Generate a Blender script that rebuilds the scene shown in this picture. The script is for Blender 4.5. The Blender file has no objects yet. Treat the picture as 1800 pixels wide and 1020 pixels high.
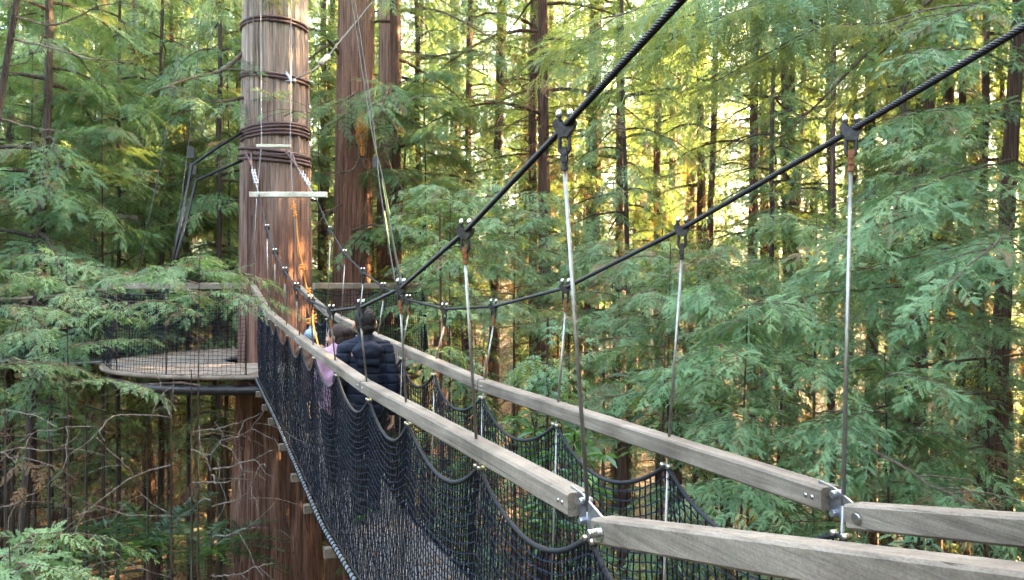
import bpy, math, random
import numpy as np
from mathutils import Vector
rs = np.random.RandomState(7)
random.seed(7)
R = math.radians
sc = bpy.context.scene
COL = sc.collection
F = 1400.0; CY = 500.0          # focal length in photo pixels, horizon row

def at(px, py, Y):
    """photo pixel + forward distance -> world point (camera at the origin looking along +Y)"""
    return np.array([(px-900)/F*Y, Y, (CY-py)/F*Y])

# ------------------------------------------------------------------ mesh helpers
class MB:
    def __init__(s):
        s.v=[]; s.idx=[]; s.tot=[]; s.n=0; s.tone=[]
    def add(s, verts, faces, tone=0.5):
        verts=np.asarray(verts,float).reshape(-1,3)
        if isinstance(faces,np.ndarray):
            s.idx.append((faces+s.n).ravel()); s.tot.append(np.full(len(faces),faces.shape[1]))
        else:
            for f in faces:
                s.idx.append(np.asarray(f)+s.n); s.tot.append(np.array([len(f)]))
        s.v.append(verts); s.n+=len(verts)
        s.tone.append(np.broadcast_to(np.asarray(tone,float).ravel(),(len(verts),)) if np.size(tone)==1 else np.asarray(tone,float))
        return s
    def mesh(s,name,mat,smooth=False,tone=False):
        me=bpy.data.meshes.new(name)
        v=np.concatenate(s.v).astype(np.float32); idx=np.concatenate(s.idx).astype(np.int32); tot=np.concatenate(s.tot).astype(np.int32)
        me.vertices.add(len(v)); me.vertices.foreach_set('co',v.ravel())
        me.loops.add(len(idx)); me.loops.foreach_set('vertex_index',idx)
        st=np.concatenate(([0],np.cumsum(tot)[:-1])).astype(np.int32)
        me.polygons.add(len(tot)); me.polygons.foreach_set('loop_start',st)
        me.polygons.foreach_set('use_smooth',np.full(len(tot),bool(smooth)))
        if tone:
            a=me.attributes.new('tone','FLOAT','POINT'); a.data.foreach_set('value',np.concatenate(s.tone).astype(np.float32))
        me.update(calc_edges=True); me.validate()
        if mat: me.materials.append(mat)
        return me
    def build(s,name,mat,parent=None,smooth=False,tone=False):
        return link(name,s.mesh(name,mat,smooth,tone),parent)

def link(name,me,parent=None):
    o=bpy.data.objects.new(name,me); COL.objects.link(o)
    if parent is not None:
        o.parent=parent
        root=parent
        loc=Vector((0,0,0))
        while root is not None: loc+=root.location; root=root.parent
        o.location=-loc                      # meshes are written in world space; parents are only translated
    return o
def empty(name,loc):
    o=bpy.data.objects.new(name,None); COL.objects.link(o); o.location=Vector(tuple(loc)); o.empty_display_size=.2; return o
def tag(o,label=None,cat=None,group=None,kind=None):
    if label: o['label']=label
    if cat: o['category']=cat
    if group: o['group']=group
    if kind: o['kind']=kind
    return o
def thing(name,loc,label,cat,group=None): return tag(empty(name,loc),label,cat,group)

def norm(a): 
    a=np.asarray(a,float); return a/max(1e-9,np.linalg.norm(a))
def frames(pts):
    pts=np.asarray(pts,float); n=len(pts)
    t=np.gradient(pts,axis=0); t/=np.maximum(1e-9,np.linalg.norm(t,axis=1))[:,None]
    up=np.array([0,0,1.]) if abs(t[0,2])<.9 else np.array([0,1.,0])
    u=np.zeros((n,3)); a=norm(np.cross(up,t[0])); u[0]=a
    for i in range(1,n):
        a=a-t[i]*a.dot(t[i]); a/=max(1e-9,np.linalg.norm(a)); u[i]=a
    return t,u,np.cross(t,u)
def grid_faces(n,m,wrap=True):
    i=np.arange(n-1)[:,None]; j=np.arange(m if wrap else m-1)[None,:]
    jn=(j+1)%m
    return np.stack([i*m+j,i*m+jn,(i+1)*m+jn,(i+1)*m+j],-1).reshape(-1,4)
def tube(mb,pts,r,sides=6,caps=True,tone=.5,mod=None):
    pts=np.asarray(pts,float); n=len(pts); r=np.broadcast_to(np.asarray(r,float),(n,))
    t,u,w=frames(pts)
    ang=np.arange(sides)*2*math.pi/sides
    rad=np.ones((n,sides)) if mod is None else mod(n,sides)
    c=np.cos(ang)[None,:,None]; s=np.sin(ang)[None,:,None]
    v=pts[:,None,:]+(u[:,None,:]*c+w[:,None,:]*s)*(r[:,None]*rad)[:,:,None]
    mb.add(v.reshape(-1,3),grid_faces(n,sides),tone)
    if caps:
        k=mb.n-n*sides
        mb.idx.append(np.arange(sides)[::-1]+k); mb.tot.append(np.array([sides]))
        mb.idx.append(np.arange(sides)+k+(n-1)*sides); mb.tot.append(np.array([sides]))
def rope(mb,pts,r,strands=6,pitch=.09,per=4):
    """twisted wire rope: lobed section turning along the path"""
    pts=np.asarray(pts,float); n=len(pts); t,u,w=frames(pts)
    d=np.concatenate(([0],np.cumsum(np.linalg.norm(np.diff(pts,axis=0),axis=1))))
    m=strands*per; ang=np.arange(m)*2*math.pi/m
    rad=r*(.74+.30*np.abs(np.cos(strands*ang/2)))
    A=ang[None,:]+(2*math.pi*d/pitch)[:,None]
    v=pts[:,None,:]+(u[:,None,:]*np.cos(A)[:,:,None]+w[:,None,:]*np.sin(A)[:,:,None])*rad[None,:,None]
    mb.add(v.reshape(-1,3),grid_faces(n,m))
def resample(pts,step):
    pts=np.asarray(pts,float); d=np.concatenate(([0],np.cumsum(np.linalg.norm(np.diff(pts,axis=0),axis=1))))
    n=max(2,int(d[-1]/step)+1); q=np.linspace(0,d[-1],n)
    return np.stack([np.interp(q,d,pts[:,k]) for k in range(3)],1)
def smooth_path(pts,n=40):
    """Catmull-Rom"""
    p=np.asarray(pts,float); p=np.vstack([2*p[0]-p[1],p,2*p[-1]-p[-2]]); out=[]
    m=len(p)-3
    for q in np.linspace(0,m-1e-6,n):
        i=int(q); t=q-i; a,b,c,d=p[i:i+4]
        out.append(.5*((2*b)+(-a+c)*t+(2*a-5*b+4*c-d)*t*t+(-a+3*b-3*c+d)*t**3))
    return np.array(out)
def beam(mb,p0,p1,w,h,ch=.008,top=True):
    """square timber whose top centre line runs p0 -> p1 (top face level across), chamfered edges, slight end overlap none"""
    p0=np.asarray(p0,float); p1=np.asarray(p1,float)
    t=norm(p1-p0); side=norm(np.cross(t,[0,0,1])); up=np.cross(side,t)
    a=w/2; sec=[(-a+ch,0),(a-ch,0),(a,-ch),(a,-h+ch),(a-ch,-h),(-a+ch,-h),(-a,-h+ch),(-a,-ch)]
    n=max(2,int(np.linalg.norm(p1-p0)/.25)+1)
    v=[]
    for q in np.linspace(0,1,n):
        c=p0+(p1-p0)*q
        for (x,z) in sec: v.append(c+side*x+up*z)
    k=mb.n
    mb.add(v,grid_faces(n,8)[:,::-1])
    mb.idx.append(np.arange(8)+k); mb.tot.append(np.array([8]))
    mb.idx.append(np.arange(8)[::-1]+k+(n-1)*8); mb.tot.append(np.array([8]))
def box(mb,c,ax,hs,ch=0):
    c=np.asarray(c,float); ax=np.asarray(ax,float)
    s=np.array([[-1,-1,-1],[1,-1,-1],[1,1,-1],[-1,1,-1],[-1,-1,1],[1,-1,1],[1,1,1],[-1,1,1]])*np.asarray(hs)
    mb.add(c+s@ax,np.array([[0,3,2,1],[4,5,6,7],[0,1,5,4],[1,2,6,5],[2,3,7,6],[3,0,4,7]]))
def prism(mb,poly,o,ex,ey,ez,th):
    """polygon in the ex/ez plane, extruded +-th/2 along ey"""
    n=len(poly); v=[]
    for s in (-.5,.5):
        for (x,z) in poly: v.append(o+ex*x+ez*z+ey*s*th)
    mb.add(v,[list(range(n)),[n+i for i in range(n)][::-1]]+[[i,n+i,n+(i+1)%n,(i+1)%n] for i in range(n)])
def disc_stack(mb,o,axis,prof,sides=12):
    """lathe: list of (distance along axis, radius)"""
    axis=norm(axis); a=norm(np.cross(axis,[.3,.5,.81])); b=np.cross(axis,a)
    ang=np.arange(sides)*2*math.pi/sides
    v=[]
    for (d,r) in prof:
        v.append(o+axis*d+(a[None]*np.cos(ang)[:,None]+b[None]*np.sin(ang)[:,None])*r)
    k=mb.n; n=len(prof)
    mb.add(np.concatenate(v),grid_faces(n,sides))
    mb.idx.append(np.arange(sides)[::-1]+k); mb.tot.append(np.array([sides]))
    mb.idx.append(np.arange(sides)+k+(n-1)*sides); mb.tot.append(np.array([sides]))

# ------------------------------------------------------------------ materials
def new_mat(name):
    m=bpy.data.materials.new(name); m.use_nodes=True; nt=m.node_tree
    b=nt.nodes['Principled BSDF']; return m,nt,b
def nd(nt,t,**kw):
    n=nt.nodes.new(t)
    for k,v in kw.items():
        if k in n.inputs.keys(): n.inputs[k].default_value=v
        else: setattr(n,k,v)
    return n
def ramp(nt,fac,stops):
    r=nt.nodes.new('ShaderNodeValToRGB'); e=r.color_ramp.elements
    while len(e)<len(stops): e.new(.5)
    for el,(p,c) in zip(e,stops): el.position=p; el.color=(*c,1)
    nt.links.new(fac,r.inputs['Fac']); return r.outputs['Color']
def coord(nt,scale=(1,1,1),kind='Object'):
    tc=nt.nodes.new('ShaderNodeTexCoord'); mp=nt.nodes.new('ShaderNodeMapping'); mp.inputs['Scale'].default_value=scale
    nt.links.new(tc.outputs[kind],mp.inputs['Vector']); return mp.outputs['Vector']
def noise(nt,vec,scale,detail=4,rough=.6,dist=0):
    n=nd(nt,'ShaderNodeTexNoise',Scale=scale,Detail=detail,Roughness=rough,Distortion=dist)
    if vec is not None: nt.links.new(vec,n.inputs['Vector'])
    return n.outputs['Fac']
def bump(nt,b,h,strength=.5,dist=.01):
    bp=nd(nt,'ShaderNodeBump',Strength=strength,Distance=dist); nt.links.new(h,bp.inputs['Height']); nt.links.new(bp.outputs['Normal'],b.inputs['Normal'])
def mixc(nt,fac,a,bb,mode='MIX'):
    m=nt.nodes.new('ShaderNodeMix'); m.data_type='RGBA'; m.blend_type=mode
    for s,v in ((0,fac),(6,a),(7,bb)):
        if hasattr(v,'is_linked') or hasattr(v,'links'): nt.links.new(v,m.inputs[s])
        elif s==0: m.inputs[0].default_value=v
        else: m.inputs[s].default_value=(*v,1)
    return m.outputs[2]
def plain(name,col,rough=.6,metal=0,var=.25,scale=30,bmp=0):
    m,nt,b=new_mat(name); c=coord(nt); f=noise(nt,c,scale)
    lo=tuple(x*(1-var) for x in col); hi=tuple(min(1,x*(1+var)) for x in col)
    nt.links.new(ramp(nt,f,[(.3,lo),(.7,hi)]),b.inputs['Base Color'])
    b.inputs['Roughness'].default_value=rough; b.inputs['Metallic'].default_value=metal
    if bmp: bump(nt,b,f,bmp,.004)
    return m
def wood_mat(name,dark,light,axis,grey=0.0):
    """weathered timber; grain runs along the horizontal direction 'axis' (angle about z)"""
    m,nt,b=new_mat(name)
    tc=nt.nodes.new('ShaderNodeTexCoord'); mp=nt.nodes.new('ShaderNodeMapping'); mp.vector_type='TEXTURE'
    mp.inputs['Rotation'].default_value=(0,0,axis); nt.links.new(tc.outputs['Object'],mp.inputs['Vector'])
    mp2=nt.nodes.new('ShaderNodeMapping'); mp2.inputs['Scale'].default_value=(1.6,38,38); nt.links.new(mp.outputs['Vector'],mp2.inputs['Vector'])
    g=noise(nt,mp2.outputs['Vector'],1.6,6,.65,.4)
    blot=noise(nt,mp.outputs['Vector'],3.2,5,.6)
    c1=ramp(nt,g,[(.25,dark),(.5,tuple((a+bb)/2 for a,bb in zip(dark,light))),(.75,light)])
    st=ramp(nt,blot,[(.35,(.55,.52,.5)),(.6,(1,1,1))])
    kn=nd(nt,'ShaderNodeTexVoronoi',Scale=2.2); nt.links.new(mp.outputs['Vector'],kn.inputs['Vector'])
    kf=ramp(nt,kn.outputs['Distance'],[(.035,(.25,.2,.18)),(.07,(1,1,1))])
    c2=mixc(nt,1.0,c1,st,'MULTIPLY'); c3=mixc(nt,1.0,c2,kf,'MULTIPLY')
    mp3=nt.nodes.new('ShaderNodeMapping'); mp3.inputs['Scale'].default_value=(.9,70,70); nt.links.new(mp.outputs['Vector'],mp3.inputs['Vector'])
    ck=noise(nt,mp3.outputs['Vector'],1.1,3,.5,.6); c3=mixc(nt,1.0,c3,ramp(nt,ck,[(.30,(.25,.22,.2)),(.37,(1,1,1))]),'MULTIPLY')
    fine=noise(nt,mp.outputs['Vector'],160,2,.5)
    c4=mixc(nt,1.0,c3,ramp(nt,fine,[(.3,(.78,.78,.78)),(.7,(1.15,1.13,1.1))]),'MULTIPLY')
    gn=noise(nt,mp.outputs['Vector'],9,4,.7)                         # algae patches
    c5=mixc(nt,ramp(nt,gn,[(.58,(0,0,0)),(.78,(.35,.35,.35))]),c4,(.12,.125,.07))
    nt.links.new(c5,b.inputs['Base Color']); b.inputs['Roughness'].default_value=.8
    bump(nt,b,g,.5,.004); return m
def bark_mat(name,lo,mid,hi,zscale=.5,sc_=9,b_=.9,grey=None,gz=(0,4)):
    m,nt,b=new_mat(name)
    v=coord(nt,(sc_,sc_,zscale)); f=noise(nt,v,1.5,8,.68,.7)
    v2=coord(nt,(sc_*3,sc_*3,zscale*2.4)); f2=noise(nt,v2,1.4,5,.6,.3)
    c=ramp(nt,f,[(.28,lo),(.5,mid),(.72,hi)])
    c=mixc(nt,1.0,c,ramp(nt,f2,[(.3,(.55,.5,.47)),(.65,(1.15,1.1,1.05))]),'MULTIPLY')
    v3=coord(nt,(sc_*5,sc_*5,zscale*1.1)); f3=noise(nt,v3,1.3,4,.55,.9); c=mixc(nt,1.0,c,ramp(nt,f3,[(.38,(.28,.24,.22)),(.47,(.9,.88,.86)),(.8,(1.2,1.15,1.1))]),'MULTIPLY')
    if grey:
        tc=nt.nodes.new('ShaderNodeTexCoord'); sx=nt.nodes.new('ShaderNodeSeparateXYZ'); nt.links.new(tc.outputs['Object'],sx.inputs[0])
        n3=noise(nt,coord(nt,(1.2,1.2,.3)),1.5,4,.6)
        ad=nd(nt,'ShaderNodeMath',operation='MULTIPLY_ADD'); nt.links.new(n3,ad.inputs[0]); ad.inputs[1].default_value=5.0; nt.links.new(sx.outputs['Z'],ad.inputs[2])
        mr=nd(nt,'ShaderNodeMapRange'); nt.links.new(ad.outputs[0],mr.inputs['Value']); mr.inputs['From Min'].default_value=gz[0]+2.5; mr.inputs['From Max'].default_value=gz[1]+2.5
        g=mixc(nt,1.0,ramp(nt,f,[(.28,tuple(x*.35 for x in grey)),(.5,grey),(.75,tuple(min(1,x*1.35) for x in grey))]),ramp(nt,f3,[(.36,(.30,.27,.25)),(.46,(.85,.83,.81)),(.8,(1.25,1.2,1.15))]),'MULTIPLY')
        c=mixc(nt,mr.outputs[0],c,g)
    nt.links.new(c,b.inputs['Base Color']); b.inputs['Roughness'].default_value=.9
    ad2=nd(nt,'ShaderNodeMath',operation='ADD'); nt.links.new(f,ad2.inputs[0]); nt.links.new(f3,ad2.inputs[1])
    bump(nt,b,ad2.outputs[0],b_,.05); return m
def leaf_mat(name,cols,trans=(.2,.3,.04),tw=.35,rough=.42,vary=.5):
    """leaf sheet: principled + translucent; colour varies per spray ('tone' attribute) and per tree"""
    m,nt,b=new_mat(name)
    at_=nd(nt,'ShaderNodeAttribute',attribute_name='tone'); oi=nt.nodes.new('ShaderNodeObjectInfo')
    n=noise(nt,coord(nt),.9,3,.6)
    a=nd(nt,'ShaderNodeMath',operation='MULTIPLY_ADD'); nt.links.new(oi.outputs['Random'],a.inputs[0]); a.inputs[1].default_value=vary*.6
    nt.links.new(at_.outputs['Fac'],a.inputs[2])
    a2=nd(nt,'ShaderNodeMath',operation='MULTIPLY_ADD'); nt.links.new(n,a2.inputs[0]); a2.inputs[1].default_value=.5; nt.links.new(a.outputs[0],a2.inputs[2])
    a3=nd(nt,'ShaderNodeMath',operation='SUBTRACT'); nt.links.new(a2.outputs[0],a3.inputs[0]); a3.inputs[1].default_value=.25+vary*.3
    c=ramp(nt,a3.outputs[0],[(i/(len(cols)-1),k) for i,k in enumerate(cols)])
    nt.links.new(c,b.inputs['Base Color']); b.inputs['Roughness'].default_value=rough
    b.inputs['Specular IOR Level'].default_value=.5
    tr=nt.nodes.new('ShaderNodeBsdfTranslucent'); 
    tcx=mixc(nt,.5,c,trans); nt.links.new(tcx,tr.inputs['Color'])
    mx=nt.nodes.new('ShaderNodeMixShader'); mx.inputs[0].default_value=tw
    nt.links.new(b.outputs[0],mx.inputs[1]); nt.links.new(tr.outputs[0],mx.inputs[2])
    nt.links.new(mx.outputs[0],nt.nodes['Material Output'].inputs['Surface']); return m

AX=math.atan2(.919,-.395)          # bridge heading
M={}
M['rail']=wood_mat('weathered_rail_timber',(.105,.078,.058),(.285,.225,.175),AX)
M['deckwood']=wood_mat('deck_board',(.085,.075,.068),(.19,.17,.155),AX+math.pi/2)
M['fresh']=wood_mat('pale_timber',(.50,.44,.33),(.74,.68,.56),0.0)
M['platwood']=wood_mat('platform_board',(.13,.105,.085),(.29,.24,.205),0.4)
M['cable']=plain('galvanised_black_cable',(.012,.010,.013),.34,.5,.4,60)
M['steel']=plain('stainless_rod',(.27,.245,.23),.42,.8,.25,40)
M['galv']=plain('galvanised_steel',(.30,.30,.33),.38,.85,.3,60,.2)
M['darkgalv']=plain('dark_weathered_steel',(.035,.03,.032),.4,.5,.5,60,.3)
M['nut']=plain('bright_cap_nut',(.55,.54,.55),.22,.95,.15,80)
M['rust']=plain('rusty_steel',(.20,.075,.03),.75,.3,.5,90,.4)
M['brass']=plain('bright_shackle',(.62,.55,.42),.3,.9,.2,60)
M['net']=plain('black_net_cord',(.006,.007,.011),.8,0,.4,200)
M['net'].node_tree.nodes['Principled BSDF'].inputs['Specular IOR Level'].default_value=.25
_m,_nt,_b=new_mat('black_net_cord'); _a=nd(_nt,'ShaderNodeAttribute',attribute_name='tone'); _f=noise(_nt,coord(_nt),120)
_nt.links.new(mixc(_nt,1.0,ramp(_nt,_a.outputs['Fac'],[(.3,(.0035,.004,.0065)),(.8,(.016,.018,.028))]),ramp(_nt,_f,[(.3,(.6,.6,.6)),(.7,(1.4,1.4,1.4))]),'MULTIPLY'),_b.inputs['Base Color']); _b.inputs['Roughness'].default_value=.85; _b.inputs['Specular IOR Level'].default_value=.12; M['net']=_m
M['netrope']=plain('black_edge_rope',(.007,.0075,.012),.7,0,.5,260,.4)
M['palecord']=plain('pale_edge_pipe',(.10,.105,.11),.7,0,.5,14)
M['strap']=plain('maroon_webbing',(.085,.045,.045),.75,0,.35,40,.3)
M['orange']=plain('orange_rope',(.75,.27,.03),.65,0,.3,160,.4)
M['yellow']=plain('yellow_sleeve',(.62,.60,.16),.5,0,.15,20)
M['wire']=plain('thin_steel_wire',(.20,.20,.215),.45,.5,.1,40)
M['blackplastic']=plain('black_plastic_box',(.012,.012,.014),.4,0,.2,30)
M['rimwood']=wood_mat('platform_rim',(.10,.07,.05),(.24,.18,.13),0.9)
M['redwood']=bark_mat('redwood_bark',(.06,.027,.019),(.20,.098,.072),(.33,.185,.145),.35,7,1.0,grey=(.46,.35,.30),gz=(.6,4.6))
M['redwood2']=bark_mat('redwood_bark_brown',(.07,.03,.02),(.24,.11,.074),(.38,.20,.145),.4,7,1.0,grey=(.40,.27,.21),gz=(4,12))
M['bark']=bark_mat('conifer_bark',(.022,.014,.010),(.065,.044,.032),(.13,.095,.072),.8,16,.9)
M['barkr']=bark_mat('red_conifer_bark',(.035,.017,.011),(.11,.055,.036),(.20,.11,.075),.8,14,.9)
M['paletwig']=bark_mat('pale_dead_twig',(.06,.05,.04),(.145,.12,.10),(.26,.225,.19),1.5,10,.4)
M['twig']=bark_mat('brown_twig',(.06,.04,.028),(.13,.09,.065),(.22,.16,.12),1.5,10,.4)
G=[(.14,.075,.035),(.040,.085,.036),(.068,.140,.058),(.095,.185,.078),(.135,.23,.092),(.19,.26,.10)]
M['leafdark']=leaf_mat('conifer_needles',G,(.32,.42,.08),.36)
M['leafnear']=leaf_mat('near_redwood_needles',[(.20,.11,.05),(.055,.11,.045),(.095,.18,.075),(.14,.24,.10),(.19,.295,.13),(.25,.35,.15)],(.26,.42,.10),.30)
M['leaflight']=leaf_mat('light_conifer_needles',[(.06,.10,.03),(.11,.17,.05),(.17,.23,.06),(.28,.28,.07)],(.45,.46,.07),.45)  # needles with the yellow of sunlight put into their colour
M['fern']=leaf_mat('fern_fronds',[(.012,.026,.010),(.025,.052,.018),(.04,.078,.026),(.07,.11,.035)],(.2,.35,.05),.4)
M['broad']=leaf_mat('glossy_broad_leaves',[(.03,.08,.02),(.05,.12,.03),(.08,.17,.045),(.12,.22,.06)],(.2,.4,.05),.3,.28)
M['deadleaf']=leaf_mat('rusty_dead_sprays',[(.07,.035,.018),(.13,.065,.03),(.19,.10,.045),(.25,.14,.06)],(.4,.22,.07),.3)
# ------------------------------------------------------------------ suspension bridge
# left rail line: X = 1.2 - .43 s, Y = s ; 'lat' runs to the right across the bridge
def Bp(s,lat,z): return np.array([1.2-.43*s+.919*lat, s+.395*lat, z])
W=.79
A_=np.array([-.395,.919,0]); N_=np.array([.919,.395,0]); UP=np.array([0,0,1.])
RS=[[-.8,2.27,2.40,5.02,7.6,10.0,11.75],[-.8,2.05,2.13,4.82,7.45,9.9,12.1]]
RZ=[[.03,-.668,-.631,-.612,-.485,-.325,-.01],[-.03,-.645,-.618,-.612,-.485,-.325,-.01]]
CS=[[-.9,.2,1.2,2.317,3.1,3.98,4.83,5.74,6.63,7.42,8.22,9.07,9.87,10.85,13.5],[-.9,.2,1.2,2.137,2.945,3.90,4.83,5.74,6.63,7.42,8.2,9.05,9.87,10.85,13.5]]
CZ=[[1.65,1.2,.83,.455,.205,-.018,-.138,-.192,-.136,-.03,.132,.362,.695,1.215,2.3],[1.62,1.13,.775,.476,.229,-.018,-.143,-.189,-.136,-.03,.132,.362,.695,1.215,2.3]]
deck_s=[-.9,1,2.2,5,6.4,7.6,9.2,11.4,12]; deck_z=[-1.42,-1.74,-1.9,-1.97,-1.94,-1.78,-1.56,-1.33,-1.31]
zr=lambda s,side=0: np.interp(s,RS[side],RZ[side]); zc=lambda s,side=0: np.interp(s,CS[side],CZ[side]); zd=lambda s: np.interp(s,deck_s,deck_z)
RODB=[[2.35,3.21,4.17,5.0,5.95,6.87,7.59,8.45,9.37,10.0],[2.086,2.92,3.84,4.82,5.75,6.6,7.42,8.2,9.07,9.87]]
HK=[[-.2,.62,1.48]+RODB[0]+[10.7,11.6],[-.45,.4,1.24]+RODB[1]+[10.7,11.6]]
bridge=thing('suspension_bridge',(0.3,2.2,-1.9),'long sagging rope bridge with black net sides, grey timber handrails and twin steel cables','bridge')
def cab_lat(s,side):
    out=np.interp(s,[0,2.2,6,9,10.85,13.5],[-.06,-.058,-.03,.0,.02,.08])
    if side: out=W+np.interp(s,[0,2.2,6,9,10.85,13.5],[.045,.045,.03,.0,-.01,-.06])
    return out
def cab_pt(s,side): return Bp(s,cab_lat(s,side),zc(s,side))
TREE=np.array([-4.16,14.0]); TR=.60
for side in (0,1):
    mb=MB()
    kn=CS[side]
    P=np.array([cab_pt(s,side) for s in kn])
    near=resample(P[:7],.006); far=resample(P[6:-1],.012)
    rope(mb,near,.0100,7,.075,4); rope(mb,far,.0100,7,.075,3)
    mb.build('main_cable',M['cable'],bridge,smooth=True)
    # thimble, grips and strap legs up to the trunk
    mb=MB(); a=P[-2]
    end=np.array([TREE[0]+(-.30 if side==0 else .38),TREE[1]-.52,2.24])
    q=resample([a,a+(end-a)*.72],.02); rope(mb,q,.0100,7,.075,3)
    for k in range(4):
        c=a+(end-a)*(.24+.075*k); tube(mb,[c-N_*.03,c+N_*.03],.016,8); tube(mb,[c-N_*.02-UP*.02,c-N_*.02+UP*.055],.009,6); tube(mb,[c+N_*.02-UP*.02,c+N_*.02+UP*.055],.009,6)
    mb.build('cable_grip',M['galv'],bridge,smooth=True)
    mb=MB(); c=a+(end-a)*.62
    for d in (-1,1): tube(mb,smooth_path([c,c*.5+end*.5+N_*.02*d,end+N_*.05*d],12),.017,6)
    mb.build('strap_leg',M['strap'],bridge)

def clamp_mesh(o,side):
    """cable clamp hung under cap nuts, shackle, fork: returns three meshes"""
    ex=norm(N_*.75+A_*(-.66)); ey=np.cross(UP,ex)
    m=MB()
    prism(m,[(-.033,.010),(-.030,-.006),(-.012,-.032),(.012,-.032),(.030,-.006),(.034,.012),(.022,.020),(.004,.008),(-.006,.008),(-.022,.020)],o,ex,ey,UP,.030)
    for d in (-1,1):
        disc_stack(m,o+ex*.017*d+UP*.012,UP,[(0,.0115),(.006,.0115),(.0062,.007),(.014,.007)],12)
    th=np.linspace(0,math.pi,12)
    for e in (ey*.0,):
        pts=[o-ex*.013+UP*-.012]+[o+ex*(-.0145*math.cos(t))+UP*(-.060-.020*math.sin(t)) for t in th]+[o+ex*.013+UP*-.012]
        tube(m,smooth_path(pts,26),.0062,8)
    n=MB()
    for d in (-1,1):
        disc_stack(n,o+ex*.017*d+UP*.026,UP,[(0,.0098),(.010,.0098),(.016,.0088),(.021,.0055),(.0228,.001)],6 if False else 12)
    f=MB()
    for d in (-1,1):
        box(f,o+ey*.010*d+UP*-.083,np.array([ex,ey,UP]),(.009,.0026,.022))
    disc_stack(f,o+UP*-.082-ey*.016,ey,[(0,.006),(.032,.006)],10)
    disc_stack(f,o+UP*-.128,UP,[(0,.0085),(.001,.0115),(.009,.0115),(.010,.0085),(.024,.0095),(.030,.0125)],10)
    return m,n,f
for k in range(10):
    for side in (0,1):
        s=RODB[side][k]
        top=cab_pt(CS[side][3+k],side); rl=Bp(s,.04 if side==0 else W-.04,zr(s,side)-.03)
        bt=Bp(s,.09 if side==0 else W-.09,zd(s)-.04)
        hook=Bp(s,.05 if side==0 else W-.05,zr(s,side)-.115)
        m=MB(); o=top-UP*.0
        st=o-UP*.118; tube(m,[st,rl],.0062,10)
        if side: tube(m,[rl,bt],.0060,8)
        else: tube(m,[rl,hook-UP*.03],.0060,8)
        rod=m.build('hanger_rod',M['steel'],bridge,smooth=True)
        c,n,f=clamp_mesh(o,side)
        cl=c.build('cable_clamp',M['darkgalv'],rod,smooth=False)
        n.build('cap_nut',M['nut'],rod,smooth=True)
        f.build('fork_end',M['rust'] if (k*2+side)%3 else M['darkgalv'],rod)
        h=MB()
        for d in (-1,1):
            disc_stack(h,hook+A_*.022*d-N_*.014,N_,[(0,.009),(.028,.009)],8)
        tube(h,[hook-A_*.03,hook+A_*.03],.005,6)
        h.build('net_hook',M['brass'],rod,smooth=True)
# handrails
PIECES=[(0,1),(2,3),(3,4),(4,5),(5,6)]
def rp(i,side): return Bp(RS[side][i],.04 if side==0 else W-.04,RZ[side][i])
for side in (0,1):
    face=-N_                                     # camera-facing side of both rails
    for i,(a,b_) in enumerate(PIECES):
        pa_,pb_=rp(a,side),rp(b_,side); d=norm(pb_-pa_); g0=.012 if i>1 else 0; g1=.010 if i else 0
        m=MB(); p0=pa_+d*g0; p1=pb_-d*g1; beam(m,p0,p1,.08,.072,.007); rl=m.build('handrail',M['rail'],bridge)
        upv=np.cross(np.cross(d,UP)/np.linalg.norm(np.cross(d,UP)),d)
        b=MB()
        if i==0:
            c=p1-d*.045-upv*.036+face*.04
            disc_stack(b,c,face,[(0,.019),(.003,.019),(.0035,.013),(.007,.013)] if side else [(0,.026),(.004,.026),(.0045,.0125),(.034,.0125),(.036,.010)],14)
        else:
            for (p,sg) in ((p0,1),(p1,-1)):
                for q in (.035,.062) :
                    c=p+d*sg*q-upv*(.036)+face*.04
                    disc_stack(b,c,face,[(0,.0075),(.002,.0075),(.004,.006),(.005,.002)],8)
        b.build('bolt',M['nut'],rl,smooth=False)
    for i in (0,1,2,3):
        m=MB()
        if i==0:
            pj,pn=rp(2,side),rp(1,side); p=(pj+pn)/2; ex=norm(pn-pj); h=np.linalg.norm(pn-pj)/2
            poly=[(-h-.05,-.068),(h+.06,-.068),(h+.06,-.006),(h*.6,.001),(-h*.7,.006),(-h-.05,-.004)]
        else:
            p=rp(i+2,side); ex=norm(rp(i+1,side)-rp(i+3,side)); poly=[(-.05,-.068),(.05,-.068),(.05,-.004),(-.05,-.004)]
        prism(m,poly,p,ex,N_,np.cross(np.cross(ex,UP)/np.linalg.norm(np.cross(ex,UP)),ex),.007)
        if i==0:
            for zz in (.008,.066): disc_stack(m,p-UP*zz-N_*.022-ex*h*.45,N_,[(0,.010),(.006,.012),(.038,.012),(.044,.010)],10)
        m.build('joint_plate',M['galv'],bridge)
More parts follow.
